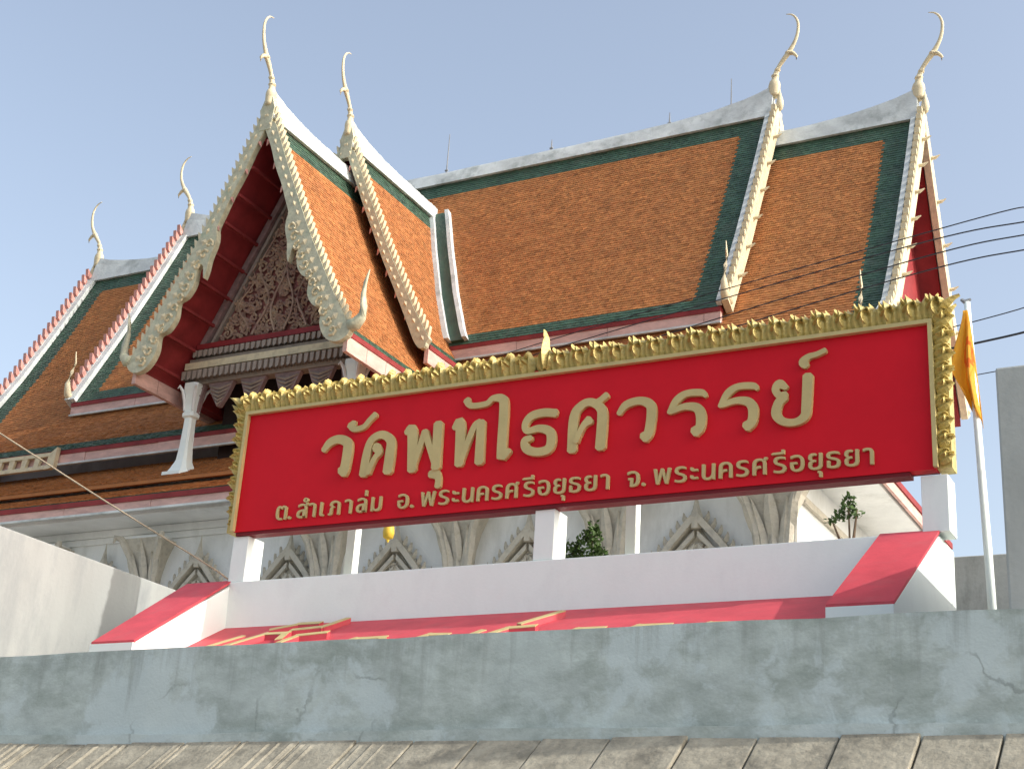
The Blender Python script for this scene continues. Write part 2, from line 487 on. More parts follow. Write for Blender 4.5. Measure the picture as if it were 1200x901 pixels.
# sloping concrete revetment of single slabs below the embankment wall
rv = MB()
rv.prism([(-60, 11.9, 1.80), (-60, 7.2, -1.85), (-60, 7.2, -2.3), (-60, 12.3, 1.2)], [(40, 11.9, 1.80), (40, 7.2, -1.85), (40, 7.2, -2.3), (40, 12.3, 1.2)])
rvo = rv.build('revetment_slope', M['slab'])
rvo['kind'] = 'structure'
SL0, SL1 = Vector((0, 11.93, 1.90)), Vector((0, 7.3, -1.70))
dsl = (SL1 - SL0); lsl = dsl.length; dsl.normalize()
nsl = Vector((0, -dsl.z, dsl.y)) * -1
if nsl.z < 0: nsl = -nsl
x = -18.0
while x < 1.5:
    wdt = random.uniform(.60, .72)
    mb = MB()
    li = random.uniform(-.012, .012)
    ribs = x < -8.0
    a0 = SL0 + nsl * (.0 + li) + Vector((x, 0, 0)); 
    th = .10
    P = [a0, a0 + Vector((wdt - .018, 0, random.uniform(-.01, .01)))]
    top = [p for p in P]
    mb.hexa([P[0] - nsl * th, P[1] - nsl * th, P[1] - nsl * th + dsl * lsl, P[0] - nsl * th + dsl * lsl, P[0], P[1], P[1] + dsl * lsl, P[0] + dsl * lsl])
    so = mb.build('slab', M['slab'], rvo, bevel=.012)
    if ribs:
        nr = 5
        for k in range(nr):
            if random.random() < .45: continue
            xx = wdt * (k + .5) / nr + random.uniform(-.015, .015)
            hh = random.uniform(.008, .022); ww = random.uniform(.015, .034)
            c = a0 + Vector((xx, 0, 0)); s0 = random.uniform(.0, .1); s1 = lsl * random.uniform(.5, 1)
            rb = MB()
            rb.prism([c + Vector((-ww, 0, 0)) + dsl * s0, c + Vector((ww, 0, 0)) + dsl * s0, c + nsl * hh + dsl * (s0 + .05)],
                     [c + Vector((-ww, 0, 0)) + dsl * s1, c + Vector((ww, 0, 0)) + dsl * s1, c + nsl * hh + dsl * s1])
            rb.build('slab_rib', M['slab'], so)
    x += wdt

# ------------------------------------------------------------------ embankment wall
ew = empty('embankment_wall', (-6, 12, 1.9))
def uneven_wall(x0, x1, y0, y1, z0, z1, step=.6, amp=.012):
    mb = MB(); n = max(2, int((x1 - x0) / step)); rings = []
    for i in range(n + 1):
        xx = x0 + (x1 - x0) * i / n
        a, b = random.uniform(-amp, amp), random.uniform(-amp, amp)
        rings.append([(xx, y0 + a, z0), (xx, y0 + b, z1 + a), (xx, y1, z1 + b), (xx, y1, z0)])
    return mb.loft(rings)
def child(o, parent):
    o.parent = parent
    o.matrix_parent_inverse = parent.matrix_world.inverted()
    return o
bpy.context.view_layer.update()
child(uneven_wall(-45, 30, 12.0, 12.45, 1.2, 2.885).build('wall_body', M['concrete']), ew)
child(uneven_wall(-45, 30, 11.93, 12.0, 1.80, 1.985, .35, .010).build('foot_ledge', M['concrete']), ew)
tag(ew, 'long patched blue grey concrete wall along the river edge below everything', 'concrete wall')

# ------------------------------------------------------------------ side walls of the landing
lw = MB().box(-15.25, -15.0, 12.5, 22.3, 2.6, 4.95).build('boundary_wall', M['beige_wall'], bevel=.02)
tag(lw, 'sunlit weathered beige wall running back from the river at the left', 'wall')
pw = MB().box(-2.06, -1.7, 12.02, 17.5, 2.6, 4.96).build('boundary_wall', M['grey_wall'], bevel=.02)
tag(pw, 'tall stained grey concrete wall end at the right edge', 'wall')
gw = MB().box(-4.6, 6.0, 18.2, 18.45, 2.6, 5.06).build('boundary_wall', M['grey_wall'], bevel=.015)
tag(gw, 'low stained grey wall below the orange flag, beside the white cheek wall', 'wall')

# ================================================================== temple
XC = -20.6
T = empty('temple_hall', (XC, 32.3, 2.6))
bpy.context.view_layer.update()
TI = T.matrix_world.inverted()
def part(o):
    o.parent = T; o.matrix_parent_inverse = TI
    return o
wX = lambda w, h, z: (w, h, z)                     # main roofs run along X
YR = 32.3
INNER = [(28.75, 14.15), (30.0, 16.5), (31.2, 18.95), (32.3, 21.3)]
OUTER = [(26.2, 11.6), (27.6, 12.62), (28.7, 13.55), (30.0, 15.75), (31.2, 18.05), (32.3, 20.35)]
def mirror(p): return [(2 * YR - h, z) for h, z in p][::-1]
def deck(name, prof, w0, w1, world, thick, m, mir):
    P = prof + mir(prof)[1:]
    lower = [(h, z - thick) for h, z in P][::-1]
    ring = [(h, z - .012) for h, z in P] + lower
    return MB().prism([world(w0, *q) for q in ring], [world(w1, *q) for q in ring]).build(name, m)
def rear(p): return [(2 * YR - h, z) for h, z in p if h > 28.6][::-1]
def back_sheet(prof, w0, w1, world, parent):
    P = rear(prof)
    mb = MB()
    for a, b in zip(P[:-1], P[1:]):
        mb.add([world(w0, a[0], a[1] + .03), world(w1, a[0], a[1] + .03), world(w1, b[0], b[1] + .03), world(w0, b[0], b[1] + .03)], [(0, 1, 2, 3)])
    return mb.build('rear_slope', M['tile'], parent)

def eave_boards(x0, x1, y, ztop, parent, hp=.30, right_return=None):
    """maroon strip and pink plank fascia under an eave"""
    MB().box(x0, x1, y - .03, y + .16, ztop - .11, ztop).build('eave_strip', M['fascia_red'], parent)
    xx = x0
    while xx < x1 - .05:
        w = min(2.4, x1 - xx)
        MB().box(xx + .006, xx + w - .006, y - .01 + random.uniform(-.01, .01), y + .10, ztop - .11 - hp, ztop - .112).build('fascia_plank', M['pink'], parent)
        xx += w
    MB().box(x0, x1, y - .05, y + .02, ztop - .16 - hp, ztop - .113 - hp).build('eave_bead', M['mortar'], parent)

def main_roof(name, prof, x0, x1, flare):
    d = part(deck(name, prof, x0 + .06, x1 - .06, wX, .22, M['red'], rear))
    tile_roof(name, prof, x0 + .12, x1 - .12, wX, d, ends=(.66, .66), top=.86, bottom=.42 if prof is INNER else .66)
    back_sheet(prof, x0 + .12, x1 - .12, wX, d)
    ridge_cap('ridge_cap', x0, x1, prof[-1][1] + .05, lambda w, h, z: (w, YR + h, z), d, flare=(flare, flare))
    eave_boards(x0 + .05, x1 - .05, prof[0][0] - .02, prof[0][1] - .03, d, hp=.24)
    both = prof + rear(prof)[1:]
    fine = [tuple(p) for p in resample(both, .4)[0]]
    for xe, s in ((x0, -1), (x1, 1)):
        lo, hi = (xe - .16, xe) if s < 0 else (xe, xe + .16)
        col = 'cream' if s > 0 else 'mortar'
        sweep(fine, -.22, .16, wX, lo, hi).build('bargeboard', M[col], d)
        sweep(fine, .02, .15, wX, xe - .14 if s > 0 else xe + .02, xe - .02 if s > 0 else xe + .20).build('verge_mortar', M['mortar'], d)
        tm = 'salmon' if s < 0 else 'cream'
        for pr, lb in ((prof, 0), (rear(prof)[::-1], 1)):
            fp = [tuple(p) for p in resample(pr, .4)[0]]
            o = teeth(fp, .15, .26 if s < 0 else .12, wX, lo + .02, hi - .02, pitch=.30).build('bargeboard_teeth', M[tm], d)
            o['kind'] = 'stuff'
            # small outward pegs on the gable side
            pg = MB()
            for q in resample(pr, 1.1)[0][1:-1]:
                c = Vector((hi if s > 0 else lo, q[0], q[1] - .05))
                pg.tube([c, c + Vector((s * .10, 0, .0)), c + Vector((s * .22, 0, .06))], [.05, .045, .012], 5)
            o = pg.build('bargeboard_pegs', M[tm], d)
            o['kind'] = 'stuff'
            # horn at the foot of each verge
            e = pr[0]
            c = Vector(((lo + hi) / 2, e[0], e[1] + .18)); dy = -1 if lb == 0 else 1
            hr = MB().tube([c + Vector((0, -dy * .1, -.1)), c + Vector((0, dy * .12, .05)), c + Vector((0, dy * .20, .35)), c + Vector((0, dy * .12, .75)),
                            c + Vector((0, dy * .04, 1.05)), c + Vector((0, dy * .10, 1.4))], [.12, .11, .075, .05, .035, .01], 7)
            hr.build('verge_horn', M['cream'], d, smooth=True)
        chofa((xe + s * .02, YR, prof[-1][1] + .28 + flare * .6), (s, 0, 0), 1.1, d)
        bl = Vector((xe + s * .17, YR, prof[-1][1] + .20))
        MB().loft([[bl + Vector((.095 * f * math.cos(k * math.pi / 4), .095 * f * math.sin(k * math.pi / 4), z * .8)) for k in range(8)] for f, z in
                   ((.2, -.28), (.8, -.2), (1.1, -.05), (1, .1), (.55, .3), (.15, .52))]).build('verge_bud', M['cream'], d, smooth=True)
        # gable boarding set back under the overhang
        xi = xe - s * .55
        g = [(h, z - .2) for h, z in both]
        MB().prism([(xi, *q) for q in g], [(xi - s * .12, *q) for q in g]).build('gable_boarding', M['red'], d)
    return d
upper = main_roof('upper_roof', INNER, -30.45, -10.75, .55)
lower = main_roof('middle_roof', OUTER, -34.15, -7.0, .50)
# boarding that closes the gap between the two stacked roofs
gap = [(28.95, 14.0), (32.3, 20.9), (35.65, 14.0), (35.65, 13.2), (28.95, 13.2)]
part(MB().prism([(-30.0, *q) for q in gap], [(-11.2, *q) for q in gap]).build('roof_gap_boarding', M['red']))

# ---- skirt roof around the hall
X0, X1 = -35.1, -6.2
LOW = [(22.2, 8.58), (23.4, 9.10), (24.75, 9.74)]
LOWU = [(24.55, 9.86), (25.6, 10.42), (27.0, 11.25)]
sk = part(MB().prism([(X0, 22.28, 8.52), (X0, 24.8, 9.68), (X0, 27.2, 11.2), (X0, 27.2, 8.3), (X0, 22.28, 8.3)],
                     [(X1 - .06, 22.28, 8.52), (X1 - 1.9, 24.8, 9.68), (X1 - 3.9, 27.2, 11.2), (X1 - 3.9, 27.2, 8.3), (X1 - .06, 22.28, 8.3)]).build('skirt_roof', M['temple_white']))
kp = lambda w, h, z: w < X1 - .02 - (h - 22.2) * .8
tile_roof('skirt', LOW, X0, X1 - .03, wX, sk, ends=(0, 0), top=0, bottom=.45, keep=kp)
tile_roof('skirt', LOWU, X0, X1 - .03, wX, sk, ends=(0, 0), top=0, bottom=0, keep=kp)
MB().box(X0, X1 - 1.95, 24.54, 24.62, 9.765, 9.85).build('skirt_step', M['tile'], sk)
eave_boards(X0, X1, 22.16, 8.56, sk, hp=.17)
# return along the right end
SIDE = [(0, 8.58), (1.9, 9.74), (3.2, 10.6)]
wS = lambda w, h, z: (X1 - h, w, z)
tile_roof('skirt', SIDE, 22.25, 29.8, wS, sk, ends=(0, 0), top=0, bottom=.30, tw=.2, ds=.18, keep=lambda w, h, z: w > 22.2 + h * 1.25)
MB().prism([(X1, 22.3, 8.5), (X1 - 3.2, 26.3, 10.5), (X1 - 3.2, 26.3, 8.4), (X1 - .06, 22.3, 8.4)],
           [(X1, 29.8, 8.5), (X1 - 3.2, 29.8, 10.5), (X1 - 3.2, 29.8, 8.4), (X1 - .06, 29.8, 8.4)]).build('skirt_return', M['temple_white'], sk)
MB().box(X1 - .02, X1 + .06, 22.3, 29.8, 8.44, 8.56).build('eave_strip', M['fascia_red'], sk)
MB().box(X1 - .03, X1 + .03, 22.3, 29.8, 8.24, 8.438).build('fascia_plank', M['pink'], sk)
# soffit
MB().box(X0, X1 - .07, 22.30, 29.8, 8.20, 8.295).build('soffit', M['temple_white'], sk)

# gilded pierced board on the middle eave at the left
pb = MB()
xb0, xb1 = -32.6, -27.9
for z0, z1 in ((11.06, 11.16), (11.40, 11.50)):
    pb.box(xb0, xb1, 26.02, 26.12, z0, z1)
n = 10
for i in range(n + 1):
    xx = xb0 + (xb1 - xb0 - .16) * i / n
    pb.prism([(xx, 26.03, 11.155), (xx + .16, 26.03, 11.155), (xx + .22, 26.03, 11.405), (xx + .02, 26.03, 11.405)],
             [(xx, 26.11, 11.155), (xx + .16, 26.11, 11.155), (xx + .22, 26.11, 11.405), (xx + .02, 26.11, 11.405)])
pb.prism([(xb1 - .05, 26.0, 11.05), (xb1 + .12, 26.0, 11.1), (xb1 + .16, 26.0, 11.62), (xb1 - .05, 26.0, 11.48)],
         [(xb1 - .05, 26.13, 11.05), (xb1 + .12, 26.13, 11.1), (xb1 + .16, 26.13, 11.62), (xb1 - .05, 26.13, 11.48)])
part(pb.build('pierced_eave_board', M['cream']))

# ---- hall walls with pilasters and window pediments
WY = 23.15
wl = part(MB().box(-35.0, -7.3, WY, 29.4, 2.6, 8.198).build('hall_wall', M['temple_white']))
MB().box(-35.0, -7.24, WY - .06, WY, 7.90, 8.03).build('wall_cornice', M['temple_white'], wl)
MB().box(-35.0, -7.20, WY - .10, WY, 8.035, 8.19).build('wall_cornice', M['temple_white'], wl)
MB().box(-7.3, -7.22, WY + .2, 29.3, 7.60, 7.72).build('wall_cornice', M['stucco'], wl)

def capital(x, y, zt, sc=1.0):
    """pilaster with a flaring lotus-leaf capital"""
    e = []
    pr = [(2.6, .20), (6.1, .20), (6.15, .26), (6.3, .26), (6.35, .19), (6.7, .20), (7.1, .24), (7.4, .32), (7.62, .42), (7.78, .50), (7.80, .40), (7.86, .40)]
    mb = MB()
    mb.loft([[(x + sx * hw * sc, y - (hw if sy < 0 else 0) * sc, zt - 7.86 + z) for sx, sy in ((-1, -1), (-.5, -1.0), (0, -1), (.5, -1), (1, -1), (1, 1), (-1, 1))] for z, hw in pr])
    o = part(mb.build('pilaster', M['temple_white']))
    bl = MB()
    bl.loft([[(x + sx * (hw + .012) * sc, y - ((hw + .012) if sy < 0 else 0) * sc, zt - 7.86 + z) for sx, sy in ((-1, -1), (-.5, -1.0), (0, -1), (.5, -1), (1, -1), (1, 1), (-1, 1))] for z, hw in pr[4:10]])
    bl.build('capital_bell', M['stucco'], o)
    lf = MB()
    for sx in (-1, 1):
        pts = []
        for z, hw in pr[4:10]:
            pts.append((x + sx * (hw + .03) * sc, y - (hw + .03) * sc, zt - 7.86 + z))
        p = pts[-1]
        pts += [(p[0] + sx * .10 * sc, p[1] - .08 * sc, p[2] + .02), (p[0] + sx * .11 * sc, p[1] - .10 * sc, p[2] - .10)]
        lf.tube(pts, [.06, .07, .08, .085, .085, .075, .06, .02], 6)
    tl = MB()
    for sx, z0, ln, wd_ in ((-.14, 6.45, 1.05, .09), (.14, 6.45, 1.05, .09), (0, 6.85, .9, .11), (-.26, 6.9, .85, .09), (.26, 6.9, .85, .09), (0, 6.35, .65, .08)):
        leaf_lobe(tl, sx, z0, math.pi / 2 - sx * .55, ln, wd_, .07, -sx * .9)
    k_ = lambda p: .22 + max(0, p[2] - 6.9) * .32
    lf.add([(x + p[0] * sc, y + (p[1] - k_(p)) * sc, zt - 7.86 + p[2]) for p in tl.v], tl.f)
    lf.build('capital_leaves', M['stucco'], o)
    return o
for xx in (-27.2, -24.1, -21.25, -16.7, -13.7, -10.65):
    capital(xx, WY, 7.89)
capital(-7.62, WY - .02, 7.89, 1.15)
part(MB().box(-34.0, -9.2, 29.4, 40.5, 2.6, 12.6).build('rear_hall_wall', M['temple_white']))
for yy in (28.7,):
    bx = MB()
    bx.loft([[(-7.3 + d_, yy - w_, z), (-7.3 + d_, yy + w_, z), (-7.2, yy + w_, z), (-7.2, yy - w_, z)] for z, d_, w_ in ((2.6, .2, .2), (6.6, .2, .2), (7.2, .3, .3), (7.55, .5, .45), (7.6, .4, .4))])
    part(bx.build('pilaster', M['temple_white']))

def pediment(x, y, zt):
    """pointed stucco gable over a window: raking bands, crest, side leaves and carved field"""
    mb = MB()
    H, Wd = 1.75, 1.25
    fd = [(x - Wd, zt - H), (x + Wd, zt - H), (x, zt - .12)]
    mb.prism([(a, y - .05, b) for a, b in fd], [(a, y + .02, b) for a, b in fd])
    o = part(mb.build('window_pediment', M['stucco']))
    for s in (-1, 1):
        for off, w_, dp in ((0, .085, .22), (.25, .055, .16), (.42, .035, .12)):
            pts = [(s * (Wd + .06), zt - H - off * .4), (s * Wd * .72, zt - H * .62 - off), (s * Wd * .40, zt - H * .30 - off), (s * .03, zt - off * 1.15)]
            sm = smooth_poly(pts, 4)
            rb = MB()
            rb.loft([[(x + p[0], y - dp, p[1] - w_), (x + p[0], y - dp, p[1] + w_), (x + p[0], y, p[1] + w_), (x + p[0], y, p[1] - w_)] for p in sm])
            if off == 0:
                for p in sm[1:-1]:
                    tl = MB()
                    leaf_lobe(tl, x + p[0], p[1] + .04, math.pi / 2 - s * .75, .21, .055, .08, s * .9)
                    rb.add([(q[0], q[1] + y - .12, q[2]) for q in tl.v], tl.f)
            rb.build('raking_band', M['stucco'], o)
        lf = MB()
        c = Vector((x + s * (Wd * .66), y - .12, zt - .98))
        lf.loft([[c + Vector((.13 * f * math.cos(k * math.pi / 3), .10 * f * math.sin(k * math.pi / 3), z)) for k in range(6)] for f, z in ((.6, -.55), (1, -.3), (1.15, -.1), (.7, .12), (.3, .3), (.04, .46))])
        lf.build('side_leaf', M['stucco'], o)
    cv = MB()
    for k in range(60):
        zz = random.uniform(zt - H + .1, zt - .45); hw = Wd * (zt - .12 - zz) / (H - .12) * .72
        xx_ = x + random.uniform(-hw, hw); r_ = random.uniform(.05, .10); a0_ = random.uniform(0, 6.28)
        cv.tube([(xx_ + r_ * (1 - t * .1) * math.cos(a0_ + t * .8), y - .09, zz + r_ * (1 - t * .1) * math.sin(a0_ + t * .8)) for t in range(7)], [.028] * 6 + [.01], 4)
    cv.build('carving', M['stucco'], o)['kind'] = 'stuff'
    ap = MB(); c = Vector((x, y - .14, zt))
    ap.loft([[c + Vector((.10 * f * math.cos(k * math.pi / 3), .08 * f * math.sin(k * math.pi / 3), z)) for k in range(6)] for f, z in ((1, -.2), (1.3, 0), (.7, .15), (.25, .35), (.05, .5))])
    ap.build('crest', M['stucco'], o)
for xx, zz in ((-25.6, 7.38), (-22.55, 7.38), (-19.95, 7.38), (-17.65, 7.38), (-15.15, 7.38), (-12.3, 7.38), (-9.05, 7.38)):
    pediment(xx, WY, zz)

# ---- entrance porch with two stacked gable roofs
PR1 = [(3.0, 12.60), (2.4, 13.62), (1.6, 15.15), (.75, 17.0), (0, 18.75)]
PR2 = [(h, z + 1.0) for h, z in PR1]
def porch_roof(name, prof, y0, y1, flare):
    z_r = prof[-1][1]
    ring = [(h, z - .012) for h, z in prof] + [(-h, z - .012) for h, z in prof[::-1][1:]]
    ring = ring + [(h, z - .20) for h, z in ring[::-1]]
    d = part(MB().prism([(XC + h, y0 + .05, z) for h, z in ring], [(XC + h, y1, z) for h, z in ring]).build(name, M['red']))
    for s in (1, -1):
        w_ = (lambda s: lambda w, h, z: (XC + s * h, w, z))(s)
        tile_roof(name, prof, y0 + .10, y1, w_, d, ends=(0, 0), top=.82, bottom=.16)
        xe = XC + s * 3.02
        z = prof[0][1] - .03
        xa, xb = sorted((xe - s * .10, xe + s * .03))
        MB().box(xa, xb, y0 + .06, y1, z - .12, z).build('eave_strip', M['fascia_red'], d)
        yy = y0 + .02
        while yy < y1 - .05:
            w2 = min(.78, y1 - yy)
            xa, xb = sorted((xe - s * .10, xe + s * .01))
            MB().box(xa, xb, yy + .006, yy + w2 - .006, z - .48, z - .122).build('fascia_plank', M['pink'], d)
            yy += w2
    ridge_cap('ridge_cap', y0 - .1, y1, z_r + .03, lambda w, h, z: (XC + h, w, z), d, flare=(flare, 0), reach=.9, base=.20)
    return d
porch1 = porch_roof('porch_roof', PR1, 24.0, 28.2, .40)
porch2 = porch_roof('porch_roof', PR2, 27.25, 31.7, .40)

def slope_frame(prof, s):
    """maps (fraction along slope from ridge, inward offset) to porch x, z"""
    P = np.array(prof[::-1], float)
    seg = np.linalg.norm(np.diff(P, axis=0), axis=1); cs = np.concatenate([[0], np.cumsum(seg)])
    def f(u, t):
        L_ = u * cs[-1]
        if L_ > cs[-1]:
            p = P[-1] + (P[-1] - P[-2]) / seg[-1] * (L_ - cs[-1])
        else:
            p = np.array([np.interp(L_, cs, P[:, 0]), np.interp(L_, cs, P[:, 1])])
        i = min(max(np.searchsorted(cs, L_) - 1, 0), len(seg) - 1)
        tg = (P[i + 1] - P[i]) / seg[i]
        nn = np.array([-abs(tg[1]), -abs(tg[0])])      # inward: towards centre, down
        q = p + nn * t
        return XC + s * q[0], q[1]
    return f, cs[-1]

SCALLOP0 = [(0, .34), (.08, .36), (.16, .34), (.24, .37), (.32, .35), (.40, .38), (.455, .40), (.475, .52), (.50, .64), (.53, .70), (.555, .72), (.575, .76), (.60, .86), (.635, .92), (.605, .72),
           (.595, .60), (.60, .52), (.615, .50), (.635, .58), (.66, .68), (.69, .71), (.72, .66), (.735, .55), (.745, .50), (.765, .58), (.79, .70), (.82, .73), (.85, .67), (.865, .55), (.875, .50),
           (.895, .58), (.92, .72), (.955, .78), (.99, .74), (1.015, .60), (1.03, .40), (1.03, .15), (1.02, .0)]
SCALLOP = [(u, t - .16 if u < .46 else t * .80 - .09) for u, t in SCALLOP0]
PLAIN = [(0, .12), (.2, .13), (.4, .13), (.6, .14), (.8, .17), (.9, .22), (.96, .26), (1.0, .24), (1.015, .16), (1.015, .06), (1.005, .0)]
def porch_barge(prof, y, outline, parent, horn=True, relief=True):
    for s in (-1, 1):
        f, L_ = slope_frame(prof, s)
        ol = smooth_poly(outline, 2)
        outer = [(u, -.11) for u in np.linspace(1.0, 0, 14)]
        if s > 0: outer = outer[:-1]
        pts = [f(u, t) for u, t in ol] + [f(u, t) for u, t in outer]
        b = MB().prism([(a, y - .10, c) for a, c in pts], [(a, y + .06, c) for a, c in pts]).build('bargeboard', M['barge'], parent)
        if s < 0:
            zr = prof[-1][1]
            ap = [(XC - .16, zr - .55), (XC + .16, zr - .55), (XC + .20, zr + .05), (XC + .10, zr + .36), (XC - .10, zr + .36), (XC - .20, zr + .05)]
            MB().prism([(a, y - .115, c) for a, c in ap], [(a, y + .05, c) for a, c in ap]).build('bargeboard_apex', M['barge'], parent)
        tb = MB(); rb = MB()
        nT = 34
        for i in range(nT):
            u = (i + .5) / nT * .98 + .005; du = .5 / nT * .8
            pr_ = [f(u - du, -.12), f(u + du, -.12), f(u + du * .4 - .004, -.19), f(u - du * 1.4, -.27), f(u - du * 1.1, -.17)]
            tb.prism([(a, y - .08, c) for a, c in pr_], [(a, y + .02, c) for a, c in pr_])
        tb.build('bargeboard_teeth', M['cream'], parent)['kind'] = 'stuff'
        for i in range(24):
            u = (i + .5) / 24
            t0 = .03; wd_ = .055
            if relief and u > .5: wd_ = .11; t0 = .10
            pr_ = [f(u - .013, t0), f(u, t0 - wd_), f(u + .016, t0), f(u, t0 + wd_)]
            c0 = np.mean(pr_, axis=0)
            k = len(rb.v)
            rb.add([(a, y - .10, c) for a, c in pr_] + [(c0[0], y - .14, c0[1])], [(0, 1, 4), (1, 2, 4), (2, 3, 4), (3, 0, 4)])
            if relief and u > .5:      # curling scroll lines on the wide lower part
                cc = f(u, .28)
                rb.tube([(cc[0] + .13 * (1 - k_ * .11) * math.cos(k_ * .9 + i), y - .11, cc[1] + .13 * (1 - k_ * .11) * math.sin(k_ * .9 + i)) for k_ in range(8)], [.035] * 7 + [.01], 4)
        rb.build('bargeboard_relief', M['cream'], parent)['kind'] = 'stuff'
        if horn:
            a, c = f(1.0, -.1)
            hp = [(0, 0, .16), (.14, .02, .15), (.27, .16, .12), (.30, .42, .085), (.26, .72, .06), (.28, 1.0, .045), (.36, 1.3, .012)]
            MB().tube([(a + s * p[0], y - .02, c + p[1]) for p in hp], [p[2] for p in hp], 7).build('verge_horn', M['barge'], parent, smooth=True)
        # inward pegs hanging below the board
        pg = MB()
        for u in np.linspace(.12, .45 if relief else .85, 4 if relief else 8):
            a, c = f(u, outline[0][1] + .02); a2, c2 = f(u + .015, outline[0][1] + .13)
            pg.tube([(a, y - .05, c), (a2, y - .05, c2)], [.05, .01], 5)
        pg.build('bargeboard_pegs', M['salmon'], parent)['kind'] = 'stuff'
porch_barge(PR1, 24.0, SCALLOP, porch1)
porch_barge(PR2, 27.25, PLAIN, porch2, horn=False, relief=False)
chofa((XC, 23.95, 19.05), (0, -1, 0), 1.02, porch1)
chofa((XC, 27.2, 20.05), (0, -1, 0), 1.02, porch2)

# soffit battens under the front overhang
for s in (-1, 1):
    f, L_ = slope_frame(PR1, s)
    for u in np.linspace(.10, .97, 9):
        a, c = f(u, .235)
        pa, pb_ = bar((a, 24.06, c), (a, 25.6, c), .07, .07)
        MB().prism(pa, pb_).build('soffit_batten', M['fascia_red'], porch1)

# carved tympanum
TY = 25.5
tz0, tz1 = 13.5, 18.05
tym = MB()
tym.prism([(XC - 2.30, TY, tz0), (XC + 2.30, TY, tz0), (XC, TY, tz1)], [(XC - 2.30, TY + .15, tz0), (XC + 2.30, TY + .15, tz0), (XC, TY + .15, tz1)])
ty = part(tym.build('tympanum', M['carve_back']))
def hw_at(z): return 2.30 * (tz1 - z) / (tz1 - tz0)
for s in (-1, 1):
    for o_, w_, dp, mm in ((.07, .16, .16, 'mauve'), (.30, .08, .11, 'mould')):
        pa = [(XC + s * (2.30 - o_ * 1.0 - w_ / 2 + .10), TY - dp, tz0), (XC + s * (2.30 - o_ - w_ / 2 - .12), TY - dp, tz0)]
        k = .8
        a0 = Vector((XC + s * (2.30 - o_), TY - dp / 2, tz0)); b0 = Vector((XC, TY - dp / 2, tz1 - o_ * 1.8))
        p1, p2 = bar(a0, b0, dp, w_, (0, -1, 0)) if False else (None, None)
        dr = (b0 - a0).normalized(); nn = Vector((dr.z, 0, -dr.x)) * w_ / 2
        yv = Vector((0, dp / 2, 0))
        MB().prism([a0 - nn - yv, a0 + nn - yv, a0 + nn + yv, a0 - nn + yv], [b0 - nn - yv, b0 + nn - yv, b0 + nn + yv, b0 - nn + yv]).build('tympanum_border', M[mm], ty)
# scrollwork: mirrored spirals growing off winding stems
rs = random.Random(11)
def spiral(mb, cx, cz, r, a0, turns, s, y, th):
    n_ = 11
    pts = []
    for k in range(n_):
        t = k / (n_ - 1); rr = r * (1 - .85 * t); a = a0 + s * turns * 2 * math.pi * t
        pts.append((cx + rr * math.cos(a), y - .03 * t, cz + rr * math.sin(a)))
    mb.tube(pts, [th * (1 - .5 * k / n_) for k in range(n_)], 4)
done = []
for it in range(2600):
    z = rs.uniform(tz0 + .12, tz1 - .5); hw = hw_at(z) - .42
    if hw <= .03: continue
    xx = rs.uniform(0.0, hw); r_ = rs.choice((.22, .17, .14, .11, .09))
    if xx + r_ > hw + .08 or any((xx - q[0]) ** 2 + (z - q[1]) ** 2 < (.86 * (r_ + q[2])) ** 2 for q in done): continue
    done.append((xx, z, r_))
for s in (-1, 1):
    mb = MB()
    for xx, z, r_ in done:
        spiral(mb, XC + s * xx, z, r_, rs.uniform(0, 6.28), 1.4, s, TY - .05, .042)
        for q in range(3):
            a = rs.uniform(0, 6.28)
            b0 = Vector((XC + s * (xx + r_ * math.cos(a)), TY - .04, z + r_ * math.sin(a)))
            d_ = Vector((math.cos(a + .7) * s, 0, math.sin(a + .7))) * rs.uniform(.09, .16)
            mb.tube([b0, b0 + d_ * .5 + Vector((0, -.05, 0)), b0 + d_], [.03, .045, .008], 4)
    for k in range(3):
        x0_ = .12 + .5 * k
        pts = []
        for t in np.linspace(0, 1, 12):
            z = tz0 + .1 + t * (tz1 - tz0 - .9) * (1 - .24 * k); hw = hw_at(z) - .35
            pts.append((XC + s * max(0, min(hw, x0_ + .20 * math.sin(t * 9 + k * 2))), TY - .10, z))
        mb.tube(pts, [.036 * (1 - .6 * i / 12) for i in range(12)], 5)
    mb.build('scroll_carving', M['carve'], ty)['kind'] = 'stuff'

# cornice mouldings below the tympanum
MB().box(XC - 2.34, XC + 2.34, TY - .22, TY + .2, 13.36, 13.495).build('cornice_strip', M['red'], ty)
MB().box(XC - 2.50, XC + 2.50, TY - .20, TY + .2, 13.02, 13.12).build('cornice_band', M['mould'], ty)
MB().box(XC - 2.40, XC + 2.40, TY - .10, TY + .2, 13.125, 13.355).build('cornice_band', M['mould'], ty)
MB().box(XC - 2.58, XC + 2.58, TY - .26, TY + .2, 12.84, 13.015).build('cornice_band', M['cream'], ty)
MB().box(XC - 2.62, XC + 2.62, TY - .10, TY + .2, 12.50, 12.835).build('cornice_band', M['mould'], ty)
for z0, z1, hw, n_, dp in ((13.13, 13.34, 2.38, 30, .20), (12.56, 12.82, 2.62, 32, .22)):
    dm = mesh_from('dentil', [(-.045, -dp, 0), (.045, -dp, 0), (.045, .0, 0), (-.045, .0, 0), (-.055, -dp, z1 - z0 - .06), (.055, -dp, z1 - z0 - .06), (.055, 0, z1 - z0), (-.055, 0, z1 - z0), (0, -dp - .02, -.05)],
                   [(4, 5, 6, 7), (0, 1, 5, 4), (1, 2, 6, 5), (3, 0, 4, 7), (0, 8, 1)], M['mould'])
    for i in range(n_):
        xx = XC - hw + 2 * hw * (i + .5) / n_
        put('dentil', dm, ty, Matrix.Translation((xx, TY - .1, z0 + .02)))
